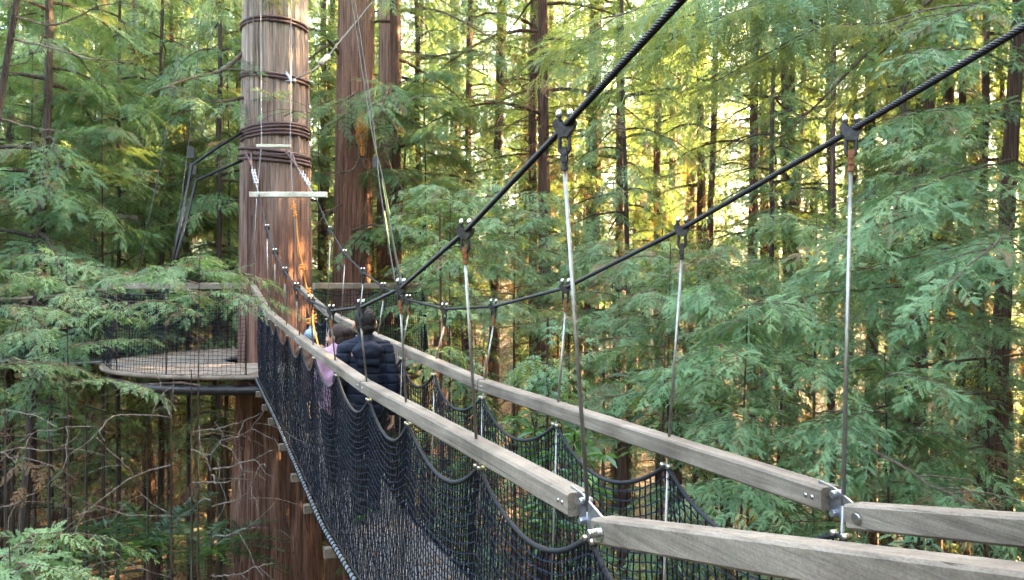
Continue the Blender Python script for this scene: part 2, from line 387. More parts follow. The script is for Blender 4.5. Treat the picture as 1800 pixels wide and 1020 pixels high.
# nets
def net(parent,name,top,bottom,ncol,nrow,r,gather=None,bulge=0,outdir=None,edge=.011,edge_mat='netrope'):
    """top(q), bottom(q): world points for column parameter q in 0..1"""
    q=np.linspace(0,1,ncol)
    T=np.array([top(x) for x in q]); B=np.array([bottom(x) for x in q])
    t=np.linspace(0,1,nrow)
    G_=T[:,None,:]*(1-t)[None,:,None]+B[:,None,:]*t[None,:,None]
    if bulge:
        G_+=np.asarray(outdir)[None,None,:]*(bulge*np.sin(math.pi*t)[None,:,None]*(.6+.4*np.sin(q*57)[:,None,None]))
    G_+=rs.normal(0,.0022,G_.shape)*np.array([1,1,1])
    m=MB()
    def strands(A,tn):           # A: (lines, pts, 3)
        n,p,_=A.shape
        d=np.gradient(A,axis=1); d/=np.maximum(1e-9,np.linalg.norm(d,axis=2))[:,:,None]
        e1=np.cross(d,np.array([.31,.2,.93])); e1/=np.maximum(1e-9,np.linalg.norm(e1,axis=2))[:,:,None]; e2=np.cross(d,e1)
        ang=np.arange(3)*2*math.pi/3
        v=A[:,:,None,:]+r*(e1[:,:,None,:]*np.cos(ang)[None,None,:,None]+e2[:,:,None,:]*np.sin(ang)[None,None,:,None])
        f=grid_faces(p,3)
        fa=(f[None]+(np.arange(n)*p*3)[:,None,None]).reshape(-1,4)
        m.add(v.reshape(-1,3),fa,tn)
    strands(G_,.25); strands(np.transpose(G_,(1,0,2)),.9)
    o=m.build(name,M['net'],parent,tone=True)
    e=MB(); rope(e,resample(T,.016),edge,3,.05,3)
    e.build('edge_rope',M[edge_mat],o,smooth=True)
    return o
def kf(s,side):
    h=HK[side]; i=int(np.clip(np.searchsorted(h,s)-1,0,len(h)-2)); return h[i],h[i+1]-h[i],(s-h[i])/(h[i+1]-h[i])
def scal(s,side): f=np.clip(kf(s,side)[2],0,1); return 4*f*(1-f)
s_lo,s_hi=.3,11.3
for side in (0,1):
    def ss(q,side=side):
        s=s_lo+(s_hi-s_lo)*q; a,l,f=kf(s,side)
        return a+l*(f-.055*math.sin(2*math.pi*f)), s           # gathered toward the hooks
    def top(q,side=side):
        s,_=ss(q); return Bp(s,(.05+.012*scal(s,side)) if side==0 else (W-.05-.012*scal(s,side)),zr(s,side)-.115-.165*scal(s,side)*np.interp(s,[8,11],[1,.9]))
    def bot(q,side=side):
        s=s_lo+(s_hi-s_lo)*q; return Bp(s,.06 if side==0 else W-.06,zd(s)+.01)
    net(bridge,'side_net',top,bot,350 if side==0 else 260,28,.0037,bulge=.02,outdir=-N_ if side==0 else N_)
    e=MB(); pts=np.array([Bp(s,.02 if side==0 else W-.02,zd(s)-.0) for s in np.linspace(.0,11.5,70)])
    tube(e,pts,.017,8); e.build('edge_pipe',M['palecord'],bridge,smooth=True)
    e=MB(); dense=resample(pts,.012)                            # black lashing spiralling round the pipe
    t_,u_,w_=frames(dense); ph=np.arange(len(dense))*.012/.075*2*math.pi
    tube(e,dense+(u_*np.cos(ph)[:,None]+w_*np.sin(ph)[:,None])*.020,.005,4,False); e.build('net_lashing',M['net'],bridge)
m=MB()
s=.1
while s<11.6:
    p=Bp(s,W/2,zd(s)-.012); d=norm(Bp(s+.1,0,zd(s+.1))-Bp(s,0,zd(s)))
    box(m,p+rs.normal(0,.002,3),np.array([d,N_,np.cross(d,N_)]),(.062,.33,.014)); s+=.118
m.build('deck',M['deckwood'],bridge)
m=MB()
for lat in (.16,W-.16): 
    tube(m,np.array([Bp(s,lat,zd(s)-.06) for s in np.linspace(0,11.5,40)]),.012,6)
m.build('deck_cable',M['cable'],bridge)
for s0 in HK[0][1:]:
    m=MB(); p0=Bp(s0+.09,-.03,zd(s0)-.05); p1=Bp(s0+.09,W+.03,zd(s0)-.05); beam(m,p0,p1,.075,.075,.004)
    m.build('transom',M['rimwood'],bridge)
# spreader bar across the main cables in front of the trunk
m=MB(); a=cab_pt(10.85,0); b=cab_pt(10.85,1); d=norm(b-a)
m2=[a-d*.10-UP*.02,b+d*.05-UP*.02]; m2[0]=at(440,338,11.0); m2[1]=at(575,338,10.98)
beam(m,m2[0],m2[1],.075,.072,.006); m.build('spreader_bar',M['fresh'],bridge)

# ------------------------------------------------------------------ tree platform
PC=np.array([TREE[0],TREE[1]]); PR=2.70; PZ=-1.30
plat=thing('tree_platform',(PC[0],PC[1],PZ),'round timber platform with netted railing encircling the strapped redwood trunk','platform')
m=MB()
def ring(r,n,a0=0,a1=2*math.pi): 
    return np.array([[PC[0]+r*math.cos(t),PC[1]+r*math.sin(t)] for t in np.linspace(a0,a1,n)])
nb=int(2*PR/.15)
for i in range(nb):                     # straight boards cut to the circle, leaving the trunk free
    y0=-PR+2*PR*i/nb; y1=y0+2*PR/nb-.012; ym=(y0+y1)/2
    hw=math.sqrt(max(.01,PR**2-max(abs(y0),abs(y1))**2))
    hole=math.sqrt(max(0,.85**2-min(abs(y0),abs(y1))**2)) if min(abs(y0),abs(y1))<.85 else 0
    for (x0,x1) in ([(-hw,-hole),(hole,hw)] if hole else [(-hw,hw)]):
        if x1-x0<.02: continue
        ca,sa=math.cos(.4),math.sin(.4)
        cx,cy=(x0+x1)/2,ym
        box(m,[PC[0]+cx*ca-cy*sa,PC[1]+cx*sa+cy*ca,PZ-.02+rs.normal(0,.002)],np.array([[ca,sa,0],[-sa,ca,0],[0,0,1]]),((x1-x0)/2,(y1-y0)/2,.02))
m.build('deck',M['platwood'],plat)
m=MB(); r2=ring(PR+.02,73); tube(m,np.c_[r2,np.full(73,PZ-.03)],.036,8); m.build('fascia',M['rimwood'],plat,smooth=True)
m=MB(); r2=ring(PR-.12,73); tube(m,np.c_[r2,np.full(73,PZ-.22)],.075,10); r2=ring(.8,40); tube(m,np.c_[r2,np.full(40,PZ-.26)],.07,8)
for t in np.arange(8)*math.pi/4+.2: tube(m,[[PC[0]+.7*math.cos(t),PC[1]+.7*math.sin(t),PZ-.22],[PC[0]+(PR-.1)*math.cos(t),PC[1]+(PR-.1)*math.sin(t),PZ-.22]],.05,6)
m.build('steel_ring',M['darkgalv'],plat,smooth=True)
# railing pieces: (start, end) in angle; gaps where the two bridges arrive
def pa(t,r=PR-.05): return np.array([PC[0]+r*math.cos(t),PC[1]+r*math.sin(t)])
tl0=math.atan2(11.75-PC[1],(1.2-.43*11.75)-PC[0]); tr0=math.atan2(12.05-PC[1],(2.06-.43*12.05)-PC[0])
B2A=math.atan2(13.55-PC[1],-6.9-PC[0])%(2*math.pi); 
tl0%=2*math.pi; tr0%=2*math.pi
front=np.linspace(tl0,B2A+.18,4); back=np.linspace(tr0,B2A-.22+2*math.pi,10)
def zt(t): return 0.035
for arr in (front,back):
    for t0,t1 in zip(arr[:-1],arr[1:]):
        p0=pa(t0); p1=pa(t1); d=(p1-p0)/np.linalg.norm(p1-p0)
        m=MB(); beam(m,[*(p0+d*.012),.02],[*(p1-d*.012),.02],.085,.09,.007)
        m.build('handrail',M['rail'],plat)
        L=np.linalg.norm(p1-p0); nc=max(6,int(L/.062))
        def top(q,p0=p0,p1=p1): 
            p=p0+(p1-p0)*q; return np.array([*p,-.11-.05*4*q*(1-q)])
        def bot(q,p0=p0,p1=p1):
            p=p0+(p1-p0)*q; c=PC+(p-PC)*1.03; return np.array([*c,PZ+.01])
        net(plat,'net_panel',top,bot,nc,22,.0032,edge=.010)
    for t in arr:
        p=pa(t); m=MB(); tube(m,[[*p,PZ-.02],[*p,-.07]],.010,8); m.build('post',M['darkgalv'],plat,smooth=True)

# ------------------------------------------------------------------ second bridge leaving to the left
b2=thing('suspension_bridge',(-7,13.9,PZ),'distant second rope bridge running off to the left behind the green sprays','bridge')
D2=norm([-2.9,2.15,0]); N2=np.array([-D2[1],D2[0],0])
def B2(s,lat,z): return np.array([-6.75,13.55,0])+D2*s+N2*lat*-1+UP*z
L2=12.0
f2=lambda s: -.02-.55*(4*(s/L2)*(1-s/L2))
for lat in (0,.85):
    m=MB(); pts=np.array([B2(s,lat,f2(s)*.45-.06) for s in np.linspace(0,L2,24)]); tube(m,pts,.033,8); m.build('handrail',M['rail'],b2,smooth=True)
    net(b2,'side_net',lambda q,l=lat:B2(q*L2,l,f2(q*L2)*.45-.12),lambda q,l=lat:B2(q*L2,l,PZ+.01+f2(q*L2)*.5),190,18,.0042)
    m=MB(); tube(m,np.array([B2(s,lat,PZ+f2(s)*.5) for s in np.linspace(0,L2,30)]),.022,6); m.build('edge_pipe',M['palecord'],b2,smooth=True)
for pts,r in ((((426,234,13.55),(385,258,13.4),(338,291,13.2),(320,385,12.6),(297,488,12.0)),.027),(((426,283,13.55),(385,300,13.4),(345,318,13.2),(325,400,12.7),(301,489,12.1)),.024)):
    m=MB(); tube(m,[at(*p) for p in pts],r,6); m.build('main_cable',M['cable'],b2,smooth=True)
for pts in (((360,-30,13.4),(342,180,13.1),(322,330,12.6),(299,487,12.0)),((322,40,14.2),(303,189,13.8),(270,350,13.2),(240,488,12.6)),((196,380,17),(197,505,16.9))):
    m=MB(); tube(m,[at(*p) for p in pts],.0065,5); m.build('stay_wire',M['darkgalv'],b2,smooth=True)
m=MB()
for s in np.arange(.1,L2,.14): box(m,B2(s,.42,PZ-.02+f2(s)*.5),np.array([D2,N2,UP]),(.06,.38,.014))
m.build('deck',M['platwood'],b2)
m=MB(); beam(m,at(172,374,17.2),at(246,380,17),.09,.09); m.build('spreader_bar',M['rail'],b2)
for (x,y) in ((338,270),(341,299)):
    m=MB(); o=at(x,y,13.75); box(m,o,np.eye(3),(.06,.05,.085)); box(m,o+np.array([-.02,0,.1]),np.eye(3),(.05,.03,.016)); m.build('clamp_box',M['blackplastic'],b2)

# ------------------------------------------------------------------ straps, wires, ropes round the trunk
def wrap(z0,tilt,phase,n,rr,sep,label,rad):
    m=MB()
    for k in range(n):
        t=np.linspace(0,2*math.pi,73)
        r=rad+.012+rs.uniform(0,.012)
        ph=phase+rs.normal(0,.25); tl=tilt+rs.normal(0,.012)
        pts=np.c_[TREE[0]+r*np.cos(t),TREE[1]+r*np.sin(t),z0+k*sep+tl*np.cos(t-ph)]
        tube(m,pts,rr,6,False)
    o=m.build('trunk_strap',M['strap'],None,smooth=True); tag(o,label,'strap','maroon straps round the redwood trunk'); return o
def trad(z): return np.interp(z,[-9,-4,0,4.8,12,30],[.98,.72,.60,.545,.50,.3])
wrap(4.42,.04,-1.3,2,.026,.055,'topmost maroon strap looped twice round the redwood trunk',trad(4.4))
wrap(3.53,.05,2.6,2,.026,.055,'maroon strap with a silver shackle, below the topmost loop on the trunk',trad(3.5))
wrap(2.50,.08,-.3,4,.028,.052,'thick bundle of four maroon strap turns level with the left-going black cable',trad(2.5))
wrap(2.13,.05,2.4,4,.028,.05,'lowest crossed maroon strap bundle that holds the main bridge cables',trad(2.1))
m=MB(); tube(m,smooth_path([at(503,128,13.42),at(512,141,13.36),at(507,146,13.38)],10),.025,8); disc_stack(m,at(511,143,13.34),[1,0,0],[(-.08,.014),(.05,.014),(.05,.03),(.09,.03)],10)
o=m.build('guy_wire',M['galv'],None,smooth=True)
w=MB(); tube(w,smooth_path([at(514,142,13.35),at(560,118,13.9),at(600,72,15),at(662,-4,17),at(720,-80,19)],30),.016,6); w.build('wire',M['cable'],o)
s_=MB(); tube(s_,[at(564,113,13.98),at(577,100,14.32)],.05,8); s_.build('sleeve',M['fresh'],o,smooth=True)
tag(o,'dark guy wire shackled to the second strap and rising to the upper right','wire')
tz=thing('trapeze_bar',at(482,256,13.2),'short pale timber bar hung on two thin bright wires before the straps','bar')
m=MB(); beam(m,at(452,254.5,13.15),at(512,254.5,13.15),.055,.052); m.build('bar',M['fresh'],tz)
for pts in ([(459,-60),(460,256),(452,345),(443,492)],[(513,-60),(511,256),(515,345),(524,498)]):
    m=MB(); tube(m,[at(x,y,z) for (x,y),z in zip(pts,(13.25,13.15,13.0,12.6))],.009,5); m.build('wire',M['wire'],tz,smooth=True)
m=MB(); rope(m,resample(smooth_path([at(x,y,z) for x,y,z in ((515,350,11.2),(521,380,11.15),(524,420,11.1),(532,465,11.0),(540,508,10.9),(547,520,9.6),(549,545,8.6),(551,572,7.6),(560,610,7.2))],60),.02),.010,3,.06,3)
for x,y,z in ((517,365,11.1),(519,378,11.1),(532,470,10.95),(543,512,10.2),(547,548,8.6),(544,566,8.2),(552,560,8.3)):
    c=at(x,y,z); th=np.linspace(0,4*math.pi,24)
    tube(m,np.c_[c[0]+.022*np.cos(th),c[1]+.02*np.sin(th),c[2]+np.linspace(-.04,.04,24)],.010,5)
tag(m.build('orange_rope',M['orange'],None,smooth=True),'bright orange knotted rope hanging down beside the redwood trunk','rope')
gw=thing('guy_wire',at(650,210,11.5),'pair of thin wires with pale yellow sleeves slanting down past the second redwood','wire')
for pts in ([(612,-40,13.5),(650,210,11.0),(672,310,9.4),(690,420,6.4),(706,500,4.2)],[(618,-40,13.5),(655,210,11.2),(668,330,10.2),(690,470,8.8),(700,520,8.2)]):
    m=MB(); tube(m,smooth_path([at(*p) for p in pts],30),.009,5); m.build('wire',M['cable'],gw,smooth=True)
for a,b,r in (((673,316,9.3),(684,378,7.8),.015),((676,372,9.85),(684,430,9.25),.011)):
    m=MB(); tube(m,[at(*a),at(*b)],[r*.7,r],8); m.build('sleeve',M['yellow'],gw,smooth=True)
m=MB(); o_=at(659,287,9.9); box(m,o_,np.eye(3),(.024,.024,.06)); disc_stack(m,o_+UP*.06,UP,[(0,.018),(.025,.014)],8); m.build('clamp_box',M['blackplastic'],gw)
# ------------------------------------------------------------------ foliage templates
def spray(L,n,ll,lw,ang=58,droop=.25,seed=0,ragged=.15):
    r=np.random.RandomState(seed); V=[];Q=[];k=0
    for i in range(n):
        t=.06+.92*i/(n-1)
        f=(min(1,.45+1.6*t))*(1-t**2.2)**.7*.85+.18
        for sd in (-1,1):
            a=R(ang*(1-.35*t))+r.normal(0,.12); l=ll*f*(1+r.normal(0,ragged)); x0=L*t+r.normal(0,.006)*L
            d=np.array([math.cos(a),sd*math.sin(a),r.normal(0,.10)]); p=np.array([-d[1],d[0],r.normal(0,.25)])
            b=np.array([x0,0,-droop*L*t*t]); w=lw*(.75+.35*f)
            V+= [b-p*w*.18, b+d*l*.45-p*w*.5, b+d*l+np.array([0,0,-.10*l]), b+d*l*.5+p*w*.5]; Q.append([k,k+1,k+2,k+3]); k+=4
    w=lw*.22
    for i in range(3):
        t0,t1=i/3,(i+1)/3
        V+=[[L*t0,-w,-droop*L*t0*t0-.001],[L*t1,-w*.7,-droop*L*t1*t1-.001],[L*t1,w*.7,-droop*L*t1*t1-.001],[L*t0,w,-droop*L*t0*t0-.001]]; Q.append([k,k+1,k+2,k+3]); k+=4
    return np.array(V,float),np.array(Q)
def rotz(a): c,s=math.cos(a),math.sin(a); return np.array([[c,-s,0],[s,c,0],[0,0,1.]])
def roty(a): c,s=math.cos(a),math.sin(a); return np.array([[c,0,s],[0,1,0],[-s,0,c]])
def rotx(a): c,s=math.cos(a),math.sin(a); return np.array([[1,0,0],[0,c,-s],[0,s,c]])
def branchlet(Lb,ns,sp,seed,ang=52,droop=.18,fill=1.0):
    """flat fan: a twig with sprays on both sides; returns verts, quads"""
    r=np.random.RandomState(seed); V=[];Q=[];k=0; sv,sq=sp
    items=[]
    for i in range(ns):
        t=.12+.80*i/max(1,ns-1)
        for sd in (-1,1):
            if r.rand()>fill: continue
            items.append((t,sd*R(ang+r.normal(0,9))*(1-.3*t),(1-.50*t)*(.85+.3*r.rand())*min(1,.55+t*1.6)))
    items.append((.9,r.normal(0,.1),.75))
    for t,a,s in items:
        M_=rotz(a)@roty(r.normal(.10,.12))@rotx(r.normal(0,.25))
        v=(sv*s)@M_.T+np.array([Lb*t,0,-droop*Lb*t*t])
        V.append(v);Q.append(sq+k);k+=len(v)
    w=.004*Lb/.5
    for i in range(3):
        t0,t1=i/3,(i+1)/3
        V.append(np.array([[Lb*t0,-w,-droop*Lb*t0*t0],[Lb*t1,-w*.6,-droop*Lb*t1*t1],[Lb*t1,w*.6,-droop*Lb*t1*t1],[Lb*t0,w,-droop*Lb*t0*t0]])); Q.append(np.array([[0,1,2,3]])+k); k+=4
    return np.concatenate(V),np.concatenate(Q)
SP_N=[spray(.30,15,.075,.016,seed=i) for i in range(3)]
SP_M=[spray(.32,10,.095,.022,seed=10+i) for i in range(2)]
SP_F=[spray(.46,5,.17,.065,seed=20+i) for i in range(2)]
BR_N=[branchlet(.62,6,SP_N[i%3],30+i) for i in range(4)]
SP_S=[spray(.21,14,.052,.0115,seed=60+i,ragged=.25) for i in range(3)]
BR_S=[branchlet(.46,5,SP_S[i%3],64+i,fill=.78,droop=.25) for i in range(5)]
BR_M=[branchlet(.80,5,SP_M[i%2],40+i) for i in range(4)]
BR_F=[branchlet(1.05,4,SP_F[i%2],50+i) for i in range(3)]
def place(mb,tpl,Rm,T,tone):
    v,q=tpl; K=len(T)
    if K==0: return
    V=np.einsum('kij,nj->kni',Rm,v)+T[:,None,:]
    Fq=(q[None]+(np.arange(K)*len(v))[:,None,None]).reshape(-1,4)
    mb.add(V.reshape(-1,3),Fq,np.repeat(tone,len(v)))
def frame_from(d,up=np.array([0,0,1.])):
    d=norm(d); y=norm(np.cross(up,d)); z=np.cross(d,y); return np.stack([d,y,z],1)
def foliate(mb,path,tpls,rng,step,scale=1.0,start=.2,ang=58,tone0=.5,tonev=.25,droop=.15,jit=.3,tipscale=.6,sides=(-1,1)):
    """hang branchlets on both sides of a limb"""
    path=np.asarray(path,float); seg=np.linalg.norm(np.diff(path,axis=0),axis=1); d=np.concatenate(([0],np.cumsum(seg))); L=d[-1]
    lists={i:([],[],[]) for i in range(len(tpls))}
    x=start*L; sd=1
    while x<=L:
        t=x/L; p=np.array([np.interp(x,d,path[:,k]) for k in range(3)])
        i=min(len(seg)-1,np.searchsorted(d,x)-1); i=max(0,i); tg=norm(path[i+1]-path[i])
        fr=frame_from(tg)
        for s in sides:
            a=s*R(ang+rng.normal(0,14))*(1-.35*t)
            if x+step>L and s==1: a=rng.normal(0,.15)
            Rm=fr@rotz(a)@roty(droop+rng.normal(0,jit*.5))@rotx(rng.normal(0,jit))
            sc_=scale*(1-(1-tipscale)*t)*(.75+.5*rng.rand())
            b=rng.randint(len(tpls)); lists[b][0].append(Rm*sc_); lists[b][1].append(p); lists[b][2].append(tone0+rng.normal(0,tonev))
        x+=step*(.7+.6*rng.rand())
    for b,(a,c,e) in lists.items():
        if a: place(mb,tpls[b],np.array(a),np.array(c),np.array(e))
def limb_path(o,az,L,rise,droop,rng,n=7,wig=.04):
    t=np.linspace(0,1,n); d=np.array([math.cos(az),math.sin(az),0]); s=np.array([-d[1],d[0],0])
    w=np.cumsum(rng.normal(0,wig,n))*L*t
    return np.asarray(o)[None]+d[None]*(L*t)[:,None]+s[None]*w[:,None]+UP[None]*((rise*t-droop*t*t)*L+rng.normal(0,wig*.3,n)*L*t)[:,None]
def trunk_mesh(mb,H,r,rng,sides=12,lean=0,furrow=.06,n=26,pts=None,base=1.35):
    if pts is None:
        z=np.linspace(0,1,n)**1.15*H; wx=np.cumsum(rng.normal(0,.02,n))+lean*z/H; wy=np.cumsum(rng.normal(0,.02,n))
        pts=np.c_[wx-wx[0],wy-wy[0],z-.3]
    else: pts=np.asarray(pts,float); n=len(pts); z=pts[:,2]-pts[0,2]
    h=z/max(z[-1],1e-6); rad=r*(1-.85*h)**.8*(1+(base-1)*np.exp(-z/.9))
    md=lambda a,b: 1+furrow*rng.normal(0,1,(1,b))+furrow*.5*rng.normal(0,1,(a,b))
    tube(mb,pts,rad,sides,True,mod=md); return pts
def dead_twigs(mb,pts,r,rng,z0,z1,num,Lr=(.5,1.6)):
    for _ in range(num):
        z=rng.uniform(z0,z1); o=np.array([np.interp(z,pts[:,2],pts[:,0]),np.interp(z,pts[:,2],pts[:,1]),z])
        p=limb_path(o,rng.uniform(0,2*math.pi),rng.uniform(*Lr),rng.uniform(-.1,.25),rng.uniform(.1,.6),rng,6,.06)
        tube(mb,p,np.linspace(.014,.004,6)*(.7+r*2),4,False)
        if rng.rand()<.6:
            k=rng.randint(2,5); q=limb_path(p[k],rng.uniform(0,6.28),rng.uniform(.2,.6),.1,.3,rng,4,.08); tube(mb,q,np.linspace(.006,.003,4),3,False)
def make_variant(seed,H,r,hlo,Lmax,dens,tpl_lo,tpl_hi,zsplit,step_lo=.34,step_hi=.6,dead=34,tone0=.5,droop=(.25,.7)):
    """returns (trunk mesh, crown mesh) in local space"""
    rng=np.random.RandomState(seed); tm=MB(); lm=MB(); dm=MB()
    pts=trunk_mesh(tm,H,r,rng,14 if r>.2 else 9)
    dead_twigs(tm,pts,r,rng,1.5,hlo+4,dead)
    z=hlo; az=rng.uniform(0,6.28)
    while z<H-.4:
        f=(z-hlo)/(H-hlo); L=(Lmax*(1-f)**.75+.35)*rng.uniform(.55,1.15)*min(1,.5+3*f)
        az+=2.4+rng.normal(0,.4)
        o=[np.interp(z,pts[:,2],pts[:,0]),np.interp(z,pts[:,2],pts[:,1]),z]
        p=limb_path(o,az,L,rng.uniform(.05,.35),rng.uniform(*droop),rng)
        lo=z<zsplit
        tube(tm,p,np.linspace(.012+.012*L,.004,7),5 if lo else 3,False)
        foliate(lm,p,tpl_lo if lo else tpl_hi,rng,step_lo if lo else step_hi,1.0 if lo else 1.15,.18,tone0=tone0)
        z+=rng.exponential(1/dens) if lo else rng.exponential(1.5/dens)
    for _ in range(16):
        zz=rng.uniform(max(1.5,hlo-4),hlo+5); p=limb_path([np.interp(zz,pts[:,2],pts[:,0]),np.interp(zz,pts[:,2],pts[:,1]),zz],rng.uniform(0,6.28),rng.uniform(.7,1.8),.1,.6,rng); foliate(dm,p,BR_M,rng,.45,.55,.4,tone0=.5,droop=.5)
    return tm,lm,dm
VAR=[]
for i,(H,r,hlo,Lm,dn,bk) in enumerate([(31,.20,8.5,3.2,3.0,'bark'),(27,.14,7.0,2.8,3.1,'barkr'),(34,.25,9.5,3.6,2.8,'barkr'),(22,.09,5.5,2.3,3.3,'bark'),(29,.15,8.0,3.0,3.0,'barkr')]):
    t,l,dd=make_variant(100+i,H,r,hlo,Lm,dn,BR_M,BR_F,17.5)
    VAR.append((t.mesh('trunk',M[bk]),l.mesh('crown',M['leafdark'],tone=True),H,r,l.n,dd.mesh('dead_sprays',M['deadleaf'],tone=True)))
FVAR=[]
for i,(H,r,hlo,Lm,bk) in enumerate([(33,.28,8,3.6,'barkr'),(29,.22,7,3.2,'bark'),(36,.36,9,4.0,'barkr')]):
    t,l,dd=make_variant(200+i,H,r,hlo,Lm,3.4,BR_F,BR_F,99,.55,.6,6)
    FVAR.append((t.mesh('trunk',M[bk]),l.mesh('crown',M['leafdark'],tone=True),H,r,l.n,dd.mesh('dead_sprays',M['deadleaf'],tone=True)))
print('VAR verts',[v[4] for v in VAR],[v[4] for v in FVAR])

# ------------------------------------------------------------------ terrain
def gz(x,y):
    x=np.asarray(x,float); y=np.asarray(y,float)
    return -9.2+.5*np.sin(x*.11+1)+.4*np.sin(y*.13+.5*x*.05)+np.maximum(0,y-42)*.16+np.maximum(0,x-12)*.03
gx=np.concatenate([np.linspace(-600,-80,14)[:-1],np.linspace(-80,80,90),np.linspace(80,600,14)[1:]]); gy=np.concatenate([np.linspace(-400,-40,10)[:-1],np.linspace(-40,110,90),np.linspace(110,700,14)[1:]])
XX,YY=np.meshgrid(gx,gy); ZZ=gz(np.clip(XX,-80,80),np.clip(YY,-40,110))+rs.normal(0,.06,XX.shape)
m=MB(); m.add(np.stack([XX,YY,ZZ],-1).reshape(-1,3),grid_faces(len(gy),len(gx),False))
gm,nt,b=new_mat('leaf_litter'); c=coord(nt); f=noise(nt,c,1.3,8,.7); f2=noise(nt,c,14,6,.7)
cc=mixc(nt,1.0,ramp(nt,f,[(.3,(.025,.013,.008)),(.5,(.060,.031,.018)),(.7,(.03,.035,.015))]),ramp(nt,f2,[(.3,(.5,.5,.5)),(.7,(1.4,1.3,1.2))]),'MULTIPLY')
nt.links.new(cc,b.inputs['Base Color']); b.inputs['Roughness'].default_value=.95; bump(nt,b,f2,.9,.1)
tag(m.build('ground',gm,None,smooth=True),kind='structure')

# ------------------------------------------------------------------ the forest
TREES=[]
def add_tree(x,y,var,scale,label,cat='tree',group=None,rz=None,zs=1.0,name='conifer_tree',far=False):
    tm,lm,H,r,_,dd=(FVAR if far else VAR)[var]
    o=thing(name,(x,y,float(gz(x,y))),label,cat,group); o.scale=(scale,scale,scale*zs); o.rotation_euler=(random.gauss(0,.022),random.gauss(0,.022),random.uniform(0,6.28) if rz is None else rz)
    for nm,me in (('trunk',tm),('crown',lm),('dead_sprays',dd)):
        c=bpy.data.objects.new(nm,me); COL.objects.link(c); c.parent=o
    TREES.append((x,y)); return o
KEY=[ # photo column, distance, trunk width in photo pixels, variant
 (94,19,8,3),(147,24,7,3),(205,18,6,3),(279,20,8,3),(299,25,8,4),(364,22,9,4),(386,17,8,3),(12,14.5,13,3),(62,26,12,4),(170,30,12,1),(240,33,13,0),(330,36,12,2),
 (945,26,13,4),(1107,19,8,3),(1084,27,14,1),(1322,24,13,1),(1242,30,13,0),(1532,22,15,2),(1560,25,16,0),(1580,31,20,2),(1462,27,11,4),(1645,21,17,1),(1380,32,14,1),(1455,16.5,9,4),(1610,15.5,9,3),(1720,18,11,1),(1330,18,8,3),(1710,26,15,0),
 (960,21,17,1),(1040,31,18,2),(1010,36,13,4),(865,30,14,0),(905,38,14,2),(820,28,10,1),(760,24,9,3),(1160,34,13,4),(1205,40,16,2),(1420,38,15,0)]
for (px,Y,w,v) in KEY:
    x=(px-900)/F*Y; r=w/2/F*Y; s=np.clip(r/VAR[v][3]/.62,.55,1.35)
    lab='slender dark trunked conifer in the shaded wood left of the strapped redwood' if px<420 else ('conifer standing between the second redwood and the bridge cables in the lit wood' if px<1100 else 'conifer in the warm lit wood behind the right hand cable and rods')
    grp='shaded conifers on the left' if px<420 else ('conifers behind the middle' if px<1100 else 'conifers on the right')
    add_tree(x,Y,v,s,lab,group=grp,zs=min(1.5,1/s) if s<.9 else 1.0)
def free(x,y,dmin): return all((x-a)**2+(y-c)**2>dmin*dmin for a,c in TREES) and math.hypot(x-TREE[0],y-TREE[1])>5.5
SUNAZ=R(62); SUND=np.array([math.sin(SUNAZ),math.cos(SUNAZ)])     # horizontal direction towards the sun (x,y)
def in_gap(x,y):
    """the natural clearing on the sunny side of the far trees"""
    p=np.array([x-2.0,y-34.0]); a=p@SUND; c=abs(p@np.array([-SUND[1],SUND[0]]))
    c=p@np.array([-SUND[1],SUND[0]]); return 12<a<85 and -21<c<12
cnt=0; tries=0
while cnt<150 and tries<6000:
    tries+=1
    Y=17+55*random.random()**.85; u=random.uniform(-.74,.74); x=u*Y
    if math.hypot(x-TREE[0],Y-TREE[1])<5.5: continue
    if -12<x<-6 and Y<22: continue
    if in_gap(x,Y): continue
    if -.03<u<.30 and Y<26: continue
    if not free(x,Y,1.5 if Y<30 else 2.0): continue
    far=Y>38; v=random.randrange(3) if far else random.choice([0,1,2,3,3,4,4])
    zone=0 if u<-.22 else (1 if u<.2 else 2)
    lab=[['tall conifer crowding the dim wood beyond the far platform and second bridge','far conifer deep in the dim wood past the second bridge'],['mid distance conifer seen between the trunk pair and the cables','far conifer deep in the sunlit gap of the wood'],['mid distance conifer of the dense wood right of the bridge','far conifer deep in the wood right of the bridge']][zone][int(far)]
    add_tree(x,Y,v,random.uniform(.75,1.15),lab,group=['left','middle','right'][zone]+(' far' if far else ' mid')+' conifers',far=far); cnt+=1
